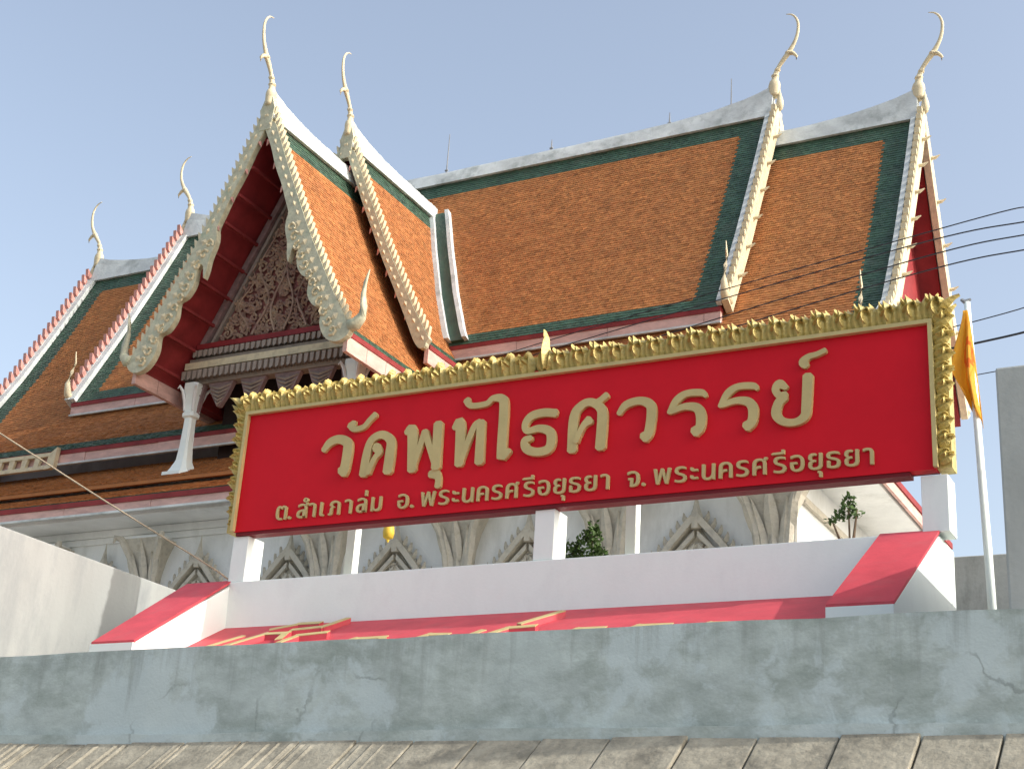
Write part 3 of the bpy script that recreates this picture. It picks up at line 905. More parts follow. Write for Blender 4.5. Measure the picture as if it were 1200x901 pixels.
# pendants under the lintel
for i, (xx, w_, h_) in enumerate(((-2.35, .62, 1.15), (-1.55, .75, .62), (-.60, .75, .66), (.40, .75, .66), (1.35, .75, .62), (2.2, .62, 1.15))):
    c = XC + xx
    pr_ = [(c - w_ / 2, 12.49), (c + w_ / 2, 12.49), (c + w_ * .30, 12.49 - h_ * .55), (c + .04, 12.49 - h_), (c - .04, 12.49 - h_), (c - w_ * .30, 12.49 - h_ * .55)]
    o = MB().prism([(a, TY - .06, b) for a, b in pr_], [(a, TY + .06, b) for a, b in pr_]).build('lintel_pendant', M['mauve'])
    part(o)
    rl = MB()
    for k in range(5):
        z = 12.40 - h_ * .16 * k; ww = w_ * (.42 - .075 * k)
        rl.tube([(c - ww, TY - .07, z), (c, TY - .11, z - .10), (c + ww, TY - .07, z)], [.02, .035, .02], 4)
    rl.build('pendant_carving', M['mould'], o)
part(MB().box(XC - 2.3, XC + 2.3, 26.55, 26.7, 10.2, 13.4).build('porch_shade_wall', M['dark']))  # wall added behind the lintel, the porch's shade painted into its dark colour
part(MB().box(XC - 2.25, XC + 2.25, TY + .22, 26.54, 13.3, 13.39).build('porch_ceiling', M['fascia_red']))
for s in (-1, 1):
    pr_ = [(XC + s * 2.55, 12.2), (XC + s * 2.88, 12.2), (XC + s * 2.6, 12.75), (XC + s * 2.45, 12.95)]
    part(MB().prism([(a, 25.7, b) for a, b in pr_], [(a, 28.2, b) for a, b in pr_]).build('porch_side_beam', M['red']))

# porch columns with flared feet
def porch_column(x, y):
    prf = [(10.12, .40), (10.20, .40), (10.24, .30), (10.34, .25), (10.55, .165), (10.9, .135), (11.5, .115), (11.62, .115), (11.66, .17), (11.74, .17), (11.78, .135), (11.95, .14), (12.2, .17), (12.36, .21), (12.49, .21)]
    mb = MB()
    rings = []
    for z, r_ in prf:
        c = .35 * r_
        rings.append([(x + a * r_, y + b * r_, z) for a, b in ((-1, -.65), (-.65, -1), (.65, -1), (1, -.65), (1, .65), (.65, 1), (-.65, 1), (-1, .65))])
    o = part(mb.loft(rings).build('porch_column', M['white']))
    lf = MB()
    for sx in (-1, 1):
        for sy in (-1, 1):
            lf.tube([(x + sx * .12, y + sy * .12, 11.8), (x + sx * .14, y + sy * .14, 12.05), (x + sx * .19, y + sy * .19, 12.3), (x + sx * .26, y + sy * .26, 12.42), (x + sx * .28, y + sy * .28, 12.34)], [.03, .04, .045, .035, .015], 5)
    lf.build('capital_leaves', M['temple_white'], o)
    return o
porch_column(-22.92, 25.42)
porch_column(2 * XC + 22.92, 25.42)

# wall under the second porch roof and the valley bands against the main roof
g2 = [(h, z - .2) for h, z in PR2] + [(-h, z - .2) for h, z in PR2[::-1][1:]]
part(MB().prism([(XC + h * .93, 28.3, z) for h, z in g2], [(XC + h * .93, 28.5, z) for h, z in g2]).build('second_gable_boarding', M['red']))
zi = np.array([p[1] for p in INNER]); yi = np.array([p[0] for p in INNER])
p2z = np.array([p[1] for p in PR2]); p2h = np.array([p[0] for p in PR2])
for s in (1, -1):
    zz = np.linspace(14.25, 19.65, 16)
    base = [(XC + s * (np.interp(z, p2z, p2h)), np.interp(z, zi, yi), z) for z in zz]
    for d0, d1, lift, mm, nm in ((-.04, .10, .20, 'mortar', 'valley_kerb'), (.10, .46, .08, 'green', 'valley_tiles'), (.46, .58, .17, 'mortar', 'valley_kerb')):
        mb = MB()
        rings = []
        for x_, y_, z_ in base:
            rings.append([(x_ + s * d0, y_ + .05, z_), (x_ + s * d0, y_ - lift, z_ + lift * .4), (x_ + s * d1, y_ - lift, z_ + lift * .4), (x_ + s * d1, y_ + .05, z_)])
        mb.loft(rings).build(nm, M[mm], porch2)

# lightning rods on the ridge
for xx, h_ in ((-20.75, 1.35), (-17.3, .4), (-13.7, .45), (-11.93, 1.1)):
    r_ = MB().tube([(xx, YR, 21.4), (xx, YR, 21.75), (xx, YR, 21.5 + h_)], [.03, .02, .012], 5)
    r_.tube([(xx - .05, YR, 21.62), (xx + .05, YR, 21.62)], .03, 5)
    part(r_.build('lightning_rod', M['metal']))
tag(T, 'temple hall with steep orange tiled roofs, green tile borders, carved porch gable and curved finials', 'temple')

# ================================================================== landing structure under the sign
PF = empty('landing_parapet', (-8.5, 16, 2.6))
bpy.context.view_layer.update()
PI_ = PF.matrix_world.inverted()
def pchild(o):
    o.parent = PF; o.matrix_parent_inverse = PI_
    return o
pchild(MB().box(-13.3, -3.99, 16.0, 16.5, 2.6, 4.745).build('back_wall', M['white'], bevel=.012))
SLP = (4.75 - 3.47) / 2.1
def rake(y): return 3.47 + SLP * (y - 13.9)
def cheek(x0, x1, s0=0.0, s1=0.0):
    """side wall with raking top and a thick red coping on it"""
    ring = [(12.7, 2.6), (16.75, 2.6), (16.75, rake(16.0) - .05), (16.0, rake(16.0) - .05), (13.98, rake(13.98) - .08), (13.98, 3.36), (12.7, 2.95)]
    ring = [(13.95, 2.6), (16.75, 2.6), (16.75, rake(16) - .04), (16.05, rake(16) - .04), (13.95, rake(13.95) - .04)]
    kx = lambda x, s_, y: x + s_ * max(0, 16.0 - y) / 2.1        # splayed towards the river
    o = pchild(MB().prism([(kx(x0, s0, q[0]), *q) for q in ring], [(kx(x1, s1, q[0]), *q) for q in ring]).build('cheek_wall', M['white'], bevel=.01))
    cr = [(13.90, rake(13.90) - .03), (13.90, rake(13.9)), (16.05, rake(16.05)), (16.05, rake(16.05) - .036), (13.94, rake(13.94) - .036)]
    MB().prism([(kx(x0, s0, q[0]) - .012, *q) for q in cr], [(kx(x1, s1, q[0]) + .004, *q) for q in cr]).build('coping', M['slope_red'], o)
    MB().box(kx(x0, s0, 13.9) - .010, kx(x1, s1, 13.9) + .003, 13.88, 13.948, rake(13.9) - .19, rake(13.9) - .034).build('coping_nose', M['white'], o)
    return o
cheek(-4.09, -3.44)
cheek(-14.05, -13.26, .46, .36)
# sloping red panel with raised letters
PSL = .5
def pz(y): return 4.09 + PSL * (y - 16.0)
pn = [(13.4, pz(13.4)), (15.998, pz(15.998)), (15.998, 2.6), (13.4, 2.6)]
panel = pchild(MB().prism([(-13.255, *q) for q in pn], [(-4.105, *q) for q in pn]).build('sloping_panel', M['slope_red']))
def raised(strokes, h=.05, w=.10):
    """gold-topped, red-sided raised letter lying on the panel"""
    sd, tp = MB(), MB()
    for st in strokes:
        for (xa, ya), (xb, yb) in zip(st[:-1], st[1:]):
            d_ = Vector((xb - xa, yb - ya)).normalized(); n_ = Vector((-d_.y, d_.x)) * w / 2
            xa2, ya2, xb2, yb2 = xa - d_.x * .05, ya - d_.y * .05, xb + d_.x * .05, yb + d_.y * .05
            q = [(xa2 - n_.x, ya2 - n_.y), (xb2 - n_.x, yb2 - n_.y), (xb2 + n_.x, yb2 + n_.y), (xa2 + n_.x, ya2 + n_.y)]
            k = random.uniform(0, .006)
            sd.prism([(a, b, pz(b) - .02) for a, b in q], [(a, b, pz(b) + h + k) for a, b in q])
            tp.prism([(a, b, pz(b) + h + k - .004) for a, b in q], [(a, b, pz(b) + h + k + .008) for a, b in q])
    o = pchild(sd.build('raised_letter', M['slope_red']))
    tp.build('letter_face', M['letter'], o)
RL = [[[(-12.62, 14.95), (-12.45, 15.40)]],
      [[(-12.15, 14.8), (-11.95, 15.28), (-11.62, 15.28), (-11.5, 15.0)], [(-12.02, 15.52), (-11.75, 15.72), (-11.45, 15.72)]],
      [[(-11.6, 15.42), (-11.22, 15.50), (-11.12, 15.86)], [(-11.35, 14.85), (-11.3, 15.12), (-10.95, 15.20)]],
      [[(-10.45, 14.8), (-10.35, 15.0), (-9.95, 15.02), (-9.80, 14.75)]],
      [[(-9.45, 14.75), (-9.3, 15.03), (-9.05, 15.0)]], [[(-8.75, 14.7), (-8.62, 15.08)]],
      [[(-8.35, 14.7), (-8.20, 14.98), (-7.90, 15.02)], [(-8.12, 15.18), (-7.86, 15.62)]],
      [[(-7.45, 14.7), (-7.3, 14.98), (-7.0, 14.98)]], [[(-6.7, 14.7), (-6.55, 14.99), (-6.2, 14.98)]], [[(-5.9, 14.65), (-5.7, 14.95), (-5.4, 14.92)]]]
for i_, st in enumerate(RL): raised(st, .07 if i_ in (1, 2, 6) else .02)
for xx in (-12.08, -7.66):       # thin white posts standing behind the parapet
    MB_ = MB().box(xx - .075, xx + .075, 17.15, 17.30, 2.6, 6.2).build('rear_post', M['white'], bevel=.01)
    tag(MB_, 'thin white post behind the parapet, %s' % ('left of the hanging yellow lantern' if xx < -10 else 'right of the green bush'), 'post', 'thin white posts behind the sign')
tag(PF, 'white landing parapet with raking cheek walls, red copings and a sloping red panel', 'parapet')

# ================================================================== name board
SG = empty('sign_board', (-8.36, 16.1, 4.75))
bpy.context.view_layer.update()
SI = SG.matrix_world.inverted()
def schild(o):
    o.parent = SG; o.matrix_parent_inverse = SI
    return o
SX0, SX1, SZ0, SZ1 = -13.27, -3.43, 5.44, 7.22
schild(MB().box(SX0, SX1, 15.97, 16.12, SZ0 + .02, SZ1 + .1).build('panel', M['sign_red']))
schild(MB().box(SX0 + .02, SX1 - .30, 15.985, 16.17, SZ0 - .03, SZ0 + .018).build('panel_edge', M['sign_edge']))
schild(MB().box(SX0, SX1, 16.122, 16.17, SZ0 + .02, SZ1 + .1).build('panel_back', M['sign_edge']))
for xx, w_, dp in ((-13.17, .27, .36), (-8.345, .28, .36), (-3.47, .30, .36)):
    schild(MB().box(xx - w_ / 2, xx + w_ / 2, 16.02, 16.02 + dp, 4.748, SZ0 - .032).build('post', M['white'], bevel=.008))

fr = MB()
fr.box(SX0 - .22, SX1 + .20, 16.0, 16.24, SZ1 + .012, SZ1 + .31)
fr.box(SX0 - .16, SX0 - .002, 16.0, 16.24, SZ0 + .03, SZ1 + .010)
fr.box(SX1 + .002, SX1 + .17, 16.0, 16.24, SZ0 + .03, SZ1 + .010)
frame = schild(fr.build('frame', M['gold']))
MB().box(SX0 - .03, SX1 + .03, 15.90, 15.998, SZ1, SZ1 + .05).build('frame_moulding', M['letter'], frame)
MB().box(SX0 - .03, SX0 + .02, 15.90, 15.965, SZ0 + .03, SZ1 - .002).build('frame_moulding', M['letter'], frame)
MB().box(SX1 - .02, SX1 + .03, 15.90, 15.965, SZ0 + .03, SZ1 - .002).build('frame_moulding', M['letter'], frame)

def tuft_mesh(seed, s):
    rr = random.Random(seed)
    mb = MB()
    j = lambda v: v * rr.uniform(.90, 1.07)
    leaf_lobe(mb, s * .00, .00, math.pi / 2 + s * .10, j(.33), .10, .12, -s * .5)
    leaf_lobe(mb, s * -.09, .00, math.pi / 2 + s * .15, j(.30), .085, .09, -s * .4)
    leaf_lobe(mb, s * .09, .00, math.pi / 2 - s * .05, j(.31), .085, .10, s * .3)
    leaf_lobe(mb, s * -.03, .05, math.pi / 2 - s * .5, j(.20), .06, .16, s * 1.6)
    leaf_lobe(mb, s * .07, .13, math.pi / 2 + s * .7, j(.17), .055, .15, s * 1.2)
    leaf_lobe(mb, s * -.09, .15, math.pi / 2 + s * .2, j(.15), .05, .14, -s * 1.5)
    leaf_lobe(mb, s * .02, .22, math.pi / 2 - s * .9, j(.13), .045, .13, s * 1.0)
    return mesh_from('leaf_tuft', mb.v, mb.f, M['gold'])
TM = {s: [tuft_mesh(100 + k, s) for k in range(9)] for s in (-1, 1)}
XM = -8.42
def tuft(x, z, s, rot=0.0, sc=1.0):
    mt = Matrix.Translation((x, 15.985, z)) @ Matrix.Rotation(rot, 4, 'Y') @ Matrix.Scale(sc, 4)
    put('leaf_tuft', random.choice(TM[s]), frame, mt)
nT = 38
for i in range(nT):
    x_ = SX0 - .17 + (SX1 - SX0 + .34) * (i + .5) / nT
    if abs(x_ - XM) < .12: continue
    tuft(x_, SZ1 + .045 + random.uniform(-.008, .008), 1 if x_ < XM else -1, random.uniform(-.06, .06), random.uniform(.93, 1.05))
for side, xs, s in ((-1, SX0, -1), (1, SX1, 1)):
    nS = 9
    for i in range(nS):
        z_ = SZ0 + .13 + (SZ1 - SZ0 - .1) * i / (nS - 1)
        t = i / (nS - 1)
        sc_ = (.42 + .40 * t) if side < 0 else (.55 + .25 * t)
        tuft(xs + side * .02, z_ + random.uniform(-.02, .02), s, side * (math.pi / 2 - .25 + random.uniform(-.22, .22)), sc_ * random.uniform(.9, 1.12))
cm = MB()
for s in (-1, 1):
    leaf_lobe(cm, s * .03, 0, math.pi / 2 + s * -.5, .30, .07, .12, s * 1.0)
leaf_lobe(cm, 0, .02, math.pi / 2, .46, .085, .18, 0)
leaf_lobe(cm, 0, .30, math.pi / 2, .30, .045, .12, 0.35)
put('crest_leaf', mesh_from('crest_leaf', cm.v, cm.f, M['gold']), frame, Matrix.Translation((XM, 15.97, SZ1 + .06)))
for side in (-1, 1):
    kb = MB()
    leaf_lobe(kb, 0, 0, math.pi / 2 - side * .75, .46, .09, .16, -side * .55)
    leaf_lobe(kb, side * .05, -.05, math.pi / 2 - side * 1.3, .30, .06, .12, side * .6)
    leaf_lobe(kb, -side * .08, .06, math.pi / 2 - side * .1, .30, .06, .12, -side * .6)
    put('corner_leaf', mesh_from('corner_leaf', kb.v, kb.f, M['gold']), frame, Matrix.Translation(((SX0 - .12) if side < 0 else (SX1 + .10), 15.97, SZ1 + .14)) @ Matrix.Scale(.68, 4))

# large raised letters: centre lines with width, in the plane of the board
BIG = [[[(-11.846,6.529,0.097),(-11.748,6.636,0.133),(-11.604,6.67,0.133),(-11.456,6.608,0.153),(-11.427,6.492,0.167),(-11.445,6.23,0.167),(-11.481,6.169,0.203)]],
[[(-11.416,6.875,0.169),(-11.362,6.797,0.095),(-11.209,6.806,0.087),(-11.118,6.896,0.087),(-11.025,6.974,0.094)]],
[[(-11.125,6.104,0.157),(-11.109,6.395,0.136),(-11.053,6.595,0.122),(-10.888,6.66,0.121),(-10.734,6.56,0.141),(-10.72,6.371,0.162),(-10.732,6.104,0.161)],[(-10.906,6.502,0.071),(-10.954,6.481,0.142),(-10.902,6.406,0.106),(-10.97,6.317,0.085),(-11.054,6.116,0.092)]],
[[(-10.502,6.644,0.084),(-10.398,6.658,0.167),(-10.346,6.092,0.151)],[(-10.334,6.113,0.082),(-10.192,6.632,0.103)],[(-10.192,6.632,0.103),(-10.002,6.174,0.095)],[(-9.986,6.72,0.15),(-9.967,6.086,0.148)]],
[[(-10.062,6.009,0.102),(-9.973,6.007,0.148),(-9.919,5.94,0.101),(-9.918,5.824,0.1)]],
[[(-9.744,6.624,0.081),(-9.647,6.682,0.155),(-9.616,6.101,0.146)],[(-9.599,6.134,0.093),(-9.437,6.589,0.1),(-9.335,6.659,0.132)],[(-9.323,6.67,0.132),(-9.309,6.096,0.144)]],
[[(-9.581,7.015,0.115),(-9.506,6.923,0.087),(-9.27,6.92,0.086),(-9.174,6.984,0.092),(-9.033,6.961,0.131),(-8.993,6.825,0.144),(-8.983,6.209,0.148),(-8.959,6.158,0.142),(-8.866,6.221,0.083)]],
[[(-8.222,6.667,0.119),(-8.402,6.694,0.12),(-8.577,6.665,0.121),(-8.657,6.564,0.109),(-8.628,6.463,0.089),(-8.452,6.48,0.107),(-8.296,6.42,0.131),(-8.262,6.284,0.137),(-8.306,6.175,0.131),(-8.463,6.156,0.119),(-8.611,6.213,0.127),(-8.647,6.325,0.108),(-8.553,6.358,0.082)]],
[[(-7.965,6.124,0.145),(-7.958,6.58,0.14),(-7.856,6.73,0.121),(-7.723,6.757,0.114),(-7.591,6.667,0.132),(-7.553,6.533,0.15),(-7.565,6.119,0.149)],[(-7.674,6.739,0.082),(-7.595,6.767,0.088),(-7.503,6.83,0.094)],[(-7.73,6.516,0.138),(-7.822,6.434,0.088),(-7.914,6.235,0.082)]],
[[(-7.333,6.551,0.074),(-7.237,6.662,0.111),(-7.058,6.696,0.11),(-6.914,6.636,0.133),(-6.88,6.516,0.139),(-6.908,6.263,0.138),(-6.973,6.189,0.162)]],
[[(-6.166,6.648,0.052),(-6.223,6.703,0.093),(-6.418,6.715,0.094),(-6.549,6.64,0.107),(-6.647,6.483,0.065)],[(-6.623,6.498,0.077),(-6.444,6.543,0.094),(-6.288,6.513,0.123),(-6.227,6.416,0.139),(-6.23,6.256,0.133),(-6.305,6.188,0.151)]],
[[(-5.507,6.661,0.051),(-5.559,6.709,0.09),(-5.753,6.722,0.091),(-5.883,6.649,0.103),(-5.981,6.488,0.063)],[(-5.958,6.503,0.075),(-5.78,6.541,0.091),(-5.627,6.511,0.118),(-5.558,6.414,0.135),(-5.568,6.252,0.129),(-5.642,6.185,0.146)]],
[[(-5.144,6.633,0.072),(-5.228,6.691,0.122),(-5.279,6.627,0.1),(-5.234,6.545,0.094),(-5.15,6.535,0.11)],[(-5.161,6.519,0.11),(-5.24,6.447,0.121),(-5.268,6.305,0.127),(-5.179,6.202,0.104),(-5.029,6.179,0.098),(-4.918,6.241,0.119),(-4.895,6.371,0.13),(-4.874,6.751,0.136)]],
[[(-4.896,6.883,0.093),(-4.934,6.935,0.121),(-4.867,6.997,0.082),(-4.772,7.013,0.071),(-4.66,7.051,0.07)]]]
def ribbon(mb, st, y_front, y_back, lift):
    sm = smooth_poly(st, 5)
    pts = [Vector((p[0], p[1])) for p in sm]; w = [p[2] for p in sm]
    # round off both ends
    def cap(i0, i1):
        d_ = (pts[i0] - pts[i1]).normalized()
        return d_
    n_ = len(pts)
    L_, Rr = [], []
    for i in range(n_):
        t = (pts[min(i + 1, n_ - 1)] - pts[max(i - 1, 0)])
        t.normalize()
        nn = Vector((-t.y, t.x)) * w[i] * .47
        L_.append(pts[i] + nn); Rr.append(pts[i] - nn)
    d0 = (pts[0] - pts[1]).normalized() * w[0] * .22; d1 = (pts[-1] - pts[-2]).normalized() * w[-1] * .22
    L_ = [L_[0] * .75 + Rr[0] * .25 + d0] + L_ + [L_[-1] * .75 + Rr[-1] * .25 + d1]
    Rr = [Rr[0] * .75 + L_[1] * .25 + d0] + Rr + [Rr[-1] * .75 + L_[-2] * .25 + d1]
    rings = []
    for i, (a, b) in enumerate(zip(L_, Rr)):
        yf = y_front - lift - i * .00035
        rings.append([(a.x, y_back, a.y), (a.x, yf, a.y), (b.x, yf, b.y), (b.x, y_back, b.y)])
    mb.loft(rings)
for strokes in BIG:
    mb = MB()
    for k, st in enumerate(strokes):
        ribbon(mb, st, 15.922, 15.968, k * .005)
    schild(mb.build('letter', M['letter']))

# small line of lettering, one mesh for each syllable sign with its marks
PATCH = {'สำ': (.40, .32), 'ล่': (.76, .32)}
def glyph(txt, h):
    c = bpy.data.curves.new('glyph', 'FONT')
    c.body = txt; c.size = h / .57; c.extrude = .014; c.resolution_u = 3
    o = bpy.data.objects.new('glyph', c)
    COL.objects.link(o)
    bpy.context.view_layer.update()
    me = bpy.data.meshes.new_from_object(o.evaluated_get(bpy.context.evaluated_depsgraph_get()))
    bpy.data.objects.remove(o); bpy.data.curves.remove(c)
    # heavier stroke: three slightly shifted layers, each a hair prouder
    v = [tuple(q.co) for q in me.vertices]; f = [tuple(p.vertices) for p in me.polygons]
    mb = MB()
    for k, (dx, dz) in enumerate(((-.007, .003), (.007, -.003), (0, 0))):
        mb.add([(q[0] + dx, q[1] + dz, q[2] + k * .003) for q in v], f)
    if txt in PATCH:            # close the overlap of two strokes
        px_, py_ = PATCH[txt]
        x0_, x1_ = min(q[0] for q in v), max(q[0] for q in v)
        cx, cy = x0_ + (x1_ - x0_) * px_, h * py_
        mb.box(cx - .022, cx + .022, cy - .045, cy + .045, -.014, .0235)
    return mesh_from('small_letter', mb.v, mb.f, M['letter'])
GC = {}
def small_line(clusters, x0, x1, zb, h):
    ms = []
    for c in clusters:
        if c not in GC: GC[c] = glyph(c, h)
        me = GC[c]
        co = np.array([v.co for v in me.vertices])
        base = GC.setdefault(('w', c), None)
        ms.append((me, co[:, 0].min(), co[:, 0].max()))
    tot = sum(b - a for _, a, b in ms)
    gap = (x1 - x0 - tot) / max(1, len(ms) - 1)
    sx = 1.0
    if gap < .022 and len(ms) > 1:
        gap = .022; sx = (x1 - x0 - gap * (len(ms) - 1)) / tot
    x_ = x0
    for me, a, b in ms:
        mt = Matrix.Translation((x_ - a * sx, 15.952, zb)) @ Matrix.Rotation(math.pi / 2, 4, 'X') @ Matrix.Diagonal((sx, 1, 1, 1))
        put('small_letter', me, SG, mt)
        x_ += (b - a) * sx + gap
PN = ['พ', 'ร', 'ะ', 'น', 'ค', 'ร', 'ศ', 'รี', 'อ', 'ยุ', 'ธ', 'ย', 'า']
ZB, HH = 5.575, .205
small_line(['ต', '.'], -12.55, -12.28, ZB, HH)
small_line(['สำ', 'เ', 'ภ', 'า', 'ล่', 'ม'], -12.19, -10.79, ZB, HH)
small_line(['อ', '.'], -10.54, -10.28, ZB, HH)
small_line(PN, -10.18, -7.43, ZB, HH)
small_line(['จ', '.'], -7.19, -6.94, ZB, HH)
small_line(PN, -6.84, -4.12, ZB, HH)
tag(SG, 'long red name board with gold Thai letters and a gold leaf frame on white posts', 'sign')

# ================================================================== small things
FP = empty('flag_pole', (-3.2, 17.5, 2.6))
bpy.context.view_layer.update()
FI = FP.matrix_world.inverted()
pole = MB().tube([(-3.16, 17.5, 2.6), (-3.20, 17.5, 4.9), (-3.29, 17.5, 8.15)], [.055, .05, .038], 8).build('pole', M['white'], smooth=True)
pole.parent = FP; pole.matrix_parent_inverse = FI
MB().tube([(-3.36, 17.5, 8.2), (-3.31, 17.5, 8.15), (-3.24, 17.5, 8.19)], [.02, .04, .015], 6).build('pole_tip', M['metal'], pole)
def flag_cloth():
    nu, nv = 18, 22
    V = []
    for j in range(nv + 1):
        t = j / nv
        z = 8.02 - 1.15 * t
        xl = -3.335 - .17 * math.sin(math.pi * min(1, t / .75) * .5) ** 1.5 + (.30 * max(0, (t - .72)) / .28 * .55)
        xr = -3.30 + .10 * t ** .8 + .02
        for i in range(nu + 1):
            u = i / nu
            x_ = xl + (xr - xl) * u
            y_ = 17.45 - .10 * t * math.sin(u * 9.5 + t * 1.3) - .04 * math.sin(u * 17 + 2) * t
            V.append((x_, y_, z - .42 * u * t * t - .08 * t * math.sin(u * 6.2)))
    Fc = [(j * (nu + 1) + i, j * (nu + 1) + i + 1, (j + 1) * (nu + 1) + i + 1, (j + 1) * (nu + 1) + i) for j in range(nv) for i in range(nu)]
    return V, Fc, nu, nv
V, Fc, nu, nv = flag_cloth()
me = mesh_from('flag', V, Fc, M['flag'], smooth=True)
me.materials.append(M['flag_red'])
for p in me.polygons:
    i = p.index % nu; j = p.index // nu
    rr = math.hypot((i - 12) / 5.0, (j - 10) / 3.2)
    if .55 < rr < 1.0: p.material_index = 1
fo = link(bpy.data.objects.new('flag', me)); fo.parent = FP; fo.matrix_parent_inverse = FI
sol = fo.modifiers.new('thick', 'SOLIDIFY'); sol.thickness = .004
tag(FP, 'orange flag with a red wheel emblem hanging on a slim white pole', 'flag')

def cable(name, pts, r_, m, label, group=None, cat='cable'):
    sm = smooth_poly(pts, 12)
    o = MB().tube(sm, r_, 6).build(name, M[m], smooth=True)
    tag(o, label, cat, group)
WG = 'power cables crossing behind the sign'
cable('power_cable', [(1.5, 16.5, 9.0), (-2.23, 18.5, 9.88), (-4.17, 20.0, 10.56), (-14.83, 25.0, 11.81), (-16.5, 26.0, 11.4)], .009, 'wire', 'topmost of the four dark cables above the flag at the right edge', WG)
cable('power_cable', [(1.5, 16.5, 8.8), (-2.25, 18.5, 9.69), (-5.06, 20.0, 10.3), (-14.81, 25.0, 11.58), (-16.5, 26.0, 11.3)], .010, 'wire', 'second dark cable down of the four above the flag', WG)
cable('power_cable', [(1.5, 16.5, 8.6), (-2.26, 18.5, 9.5), (-5.09, 20.0, 10.04), (-14.78, 25.0, 11.11), (-16.5, 26.0, 11.2)], .010, 'wire', 'third dark cable down of the four above the flag', WG)
cable('power_cable', [(1.5, 16.5, 8.4), (-2.27, 18.5, 9.28), (-5.14, 20.0, 9.8), (-14.75, 25.0, 10.83), (-16.5, 26.0, 11.1)], .010, 'wire', 'lowest of the four dark cables above the flag tip', WG)
cable('power_cable', [(1.5, 16.9, 7.5), (-2.33, 18.5, 8.45), (-3.96, 20.0, 8.96), (-14.68, 25.0, 9.89), (-16.5, 26.0, 10.6)], .008, 'wire', 'thin grey cable crossing behind the upper part of the flag', WG)
cable('power_cable', [(1.5, 16.9, 7.2), (-2.35, 18.5, 8.09), (-4.0, 20.0, 8.63), (-14.68, 25.0, 9.91), (-16.5, 26.0, 10.5)], .016, 'wire', 'thickest black cable crossing behind the middle of the flag', WG)
cable('power_cable', [(1.5, 16.9, 6.8), (-2.39, 18.5, 7.63), (-3.62, 20.0, 8.18), (-14.65, 25.0, 9.53), (-16.5, 26.0, 10.4)], .007, 'wire', 'thin lowest cable between the flag and the tall grey wall end', WG)
cable('guy_rope', [(-18.9, 14.7, 7.95), (-17.33, 15.05, 7.08), (-15.4, 15.5, 5.98), (-13.66, 15.9, 5.02), (-13.32, 16.05, 4.80)], .014, 'rope', 'tan rope slanting down across the left roofs to the sign post', None, 'rope')

LN = empty('hanging_lantern', (-13.34, 20.0, 6.3))
bpy.context.view_layer.update()
LI = LN.matrix_world.inverted()
def lchild(o): o.parent = LN; o.matrix_parent_inverse = LI; return o
lc = Vector((-13.34, 20.0, 6.42))
lchild(MB().loft([[lc + Vector((.72 * r_ * math.cos(k * math.pi / 4), .72 * r_ * math.sin(k * math.pi / 4), z)) for k in range(8)] for z, r_ in ((.06, .06), (.08, .12), (.17, .14), (.28, .12), (.33, .05), (.38, .02))]).build('lantern_body', M['yellow'], smooth=True))
lchild(MB().loft([[lc + Vector((.72 * r_ * math.cos(k * math.pi / 4), r_ * math.sin(k * math.pi / 4), z)) for k in range(8)] for z, r_ in ((.0, .01), (.03, .03), (.058, .035))]).build('tassel', M['yellow']))
lchild(MB().tube([lc + Vector((0, 0, .36)), lc + Vector((0, 1.0, 1.85)), (-13.34, 22.35, 8.22)], .008, 5).build('hanging_cord', M['rope']))
tag(LN, 'small yellow lantern hanging just below the sign edge', 'lantern')

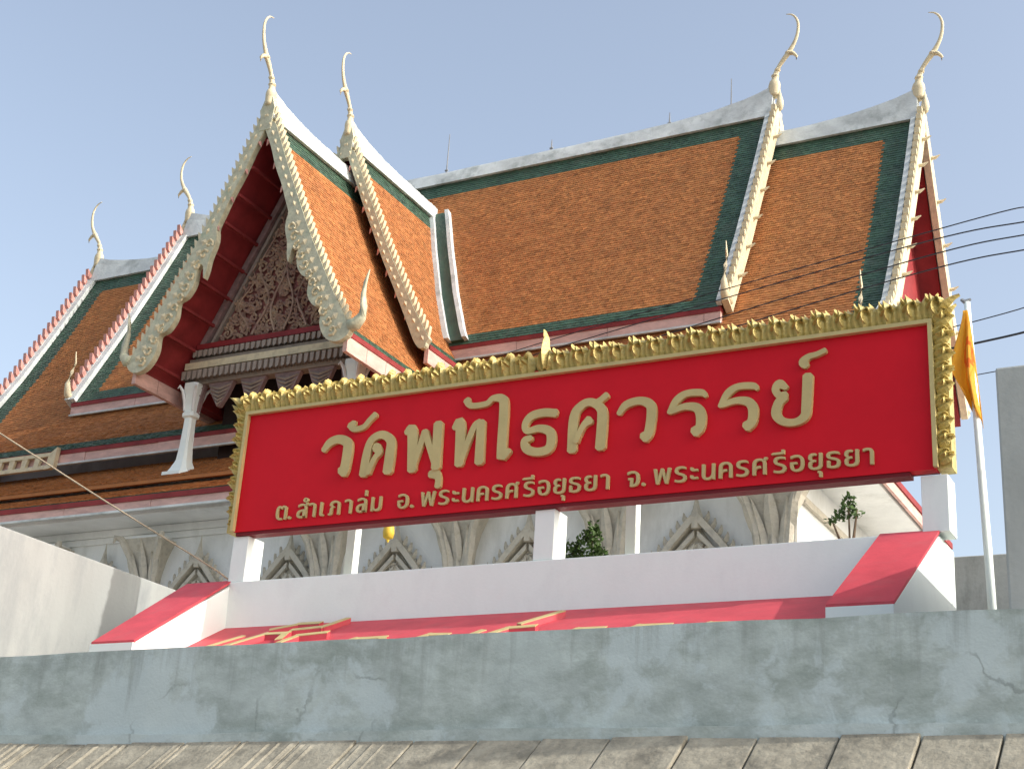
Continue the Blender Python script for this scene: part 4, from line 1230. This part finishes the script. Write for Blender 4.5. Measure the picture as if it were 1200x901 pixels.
def leaves(mb, c, rad, n_, size, rr):
    for k in range(n_):
        a = rr.uniform(0, 6.28); b = rr.uniform(-1, 1); r_ = rad * rr.uniform(.3, 1) ** .5
        p = Vector(c) + Vector((r_ * math.cos(a) * math.sqrt(1 - b * b), r_ * math.sin(a) * math.sqrt(1 - b * b), r_ * b))
        d_ = Vector((rr.gauss(0, 1), rr.gauss(0, 1), rr.gauss(.2, .8))).normalized()
        s_ = d_.cross(Vector((rr.gauss(0, 1), rr.gauss(0, 1), rr.gauss(0, 1)))).normalized()
        l_ = size * rr.uniform(.7, 1.3)
        mb.add([p, p + d_ * l_ * .5 + s_ * l_ * .28, p + d_ * l_, p + d_ * l_ * .5 - s_ * l_ * .28], [(0, 1, 2, 3)])
def plant(name, base, blobs, stems, label, size, rr):
    e = empty(name, base)
    bpy.context.view_layer.update()
    inv = e.matrix_world.inverted()
    mb = MB()
    for c, r_, n_ in blobs: leaves(mb, c, r_, n_, size, rr)
    o = mb.build('foliage', M['leaf']); o.parent = e; o.matrix_parent_inverse = inv; o['kind'] = 'stuff'
    st = MB()
    for s_ in stems: st.tube(s_, [.035, .025, .012], 5)
    o = st.build('stem', M['bark']); o.parent = e; o.matrix_parent_inverse = inv
    tag(e, label, 'plant')
rr = random.Random(5)
plant('leafy_bush', (-8.72, 18.0, 2.6),
      [((-8.95, 18, 5.40), .17, 260), ((-8.72, 18.05, 5.46), .2, 300), ((-8.62, 18, 5.62), .13, 180), ((-8.52, 18, 5.36), .13, 160), ((-8.60, 18, 5.76), .07, 60), ((-8.75, 18, 5.1), .22, 250), ((-9.0, 18, 5.1), .2, 180)],
      [[(-8.72, 18, 2.6), (-8.75, 18, 4.2), (-8.9, 18, 5.4)], [(-8.72, 18, 2.6), (-8.7, 18, 4.4), (-8.6, 18, 5.7)]],
      'dense green bush rising behind the parapet beside the middle sign post', .07, rr)
plant('sparse_shrub', (-5.83, 21.0, 2.6),
      [((-5.83, 21, 6.72), .12, 70), ((-5.95, 21, 6.56), .09, 45), ((-5.72, 21, 6.60), .09, 40), ((-5.83, 21, 6.85), .05, 18), ((-6.1, 21, 6.5), .06, 18)],
      [[(-5.83, 21, 2.6), (-5.8, 21, 5.2), (-5.83, 21, 6.75)], [(-5.83, 21, 5.6), (-5.93, 21, 6.1), (-6.08, 21, 6.5)], [(-5.82, 21, 5.6), (-5.76, 21, 6.2), (-5.70, 21, 6.65)]],
      'sparse small tree with few leaves below the right end of the sign', .085, rr)
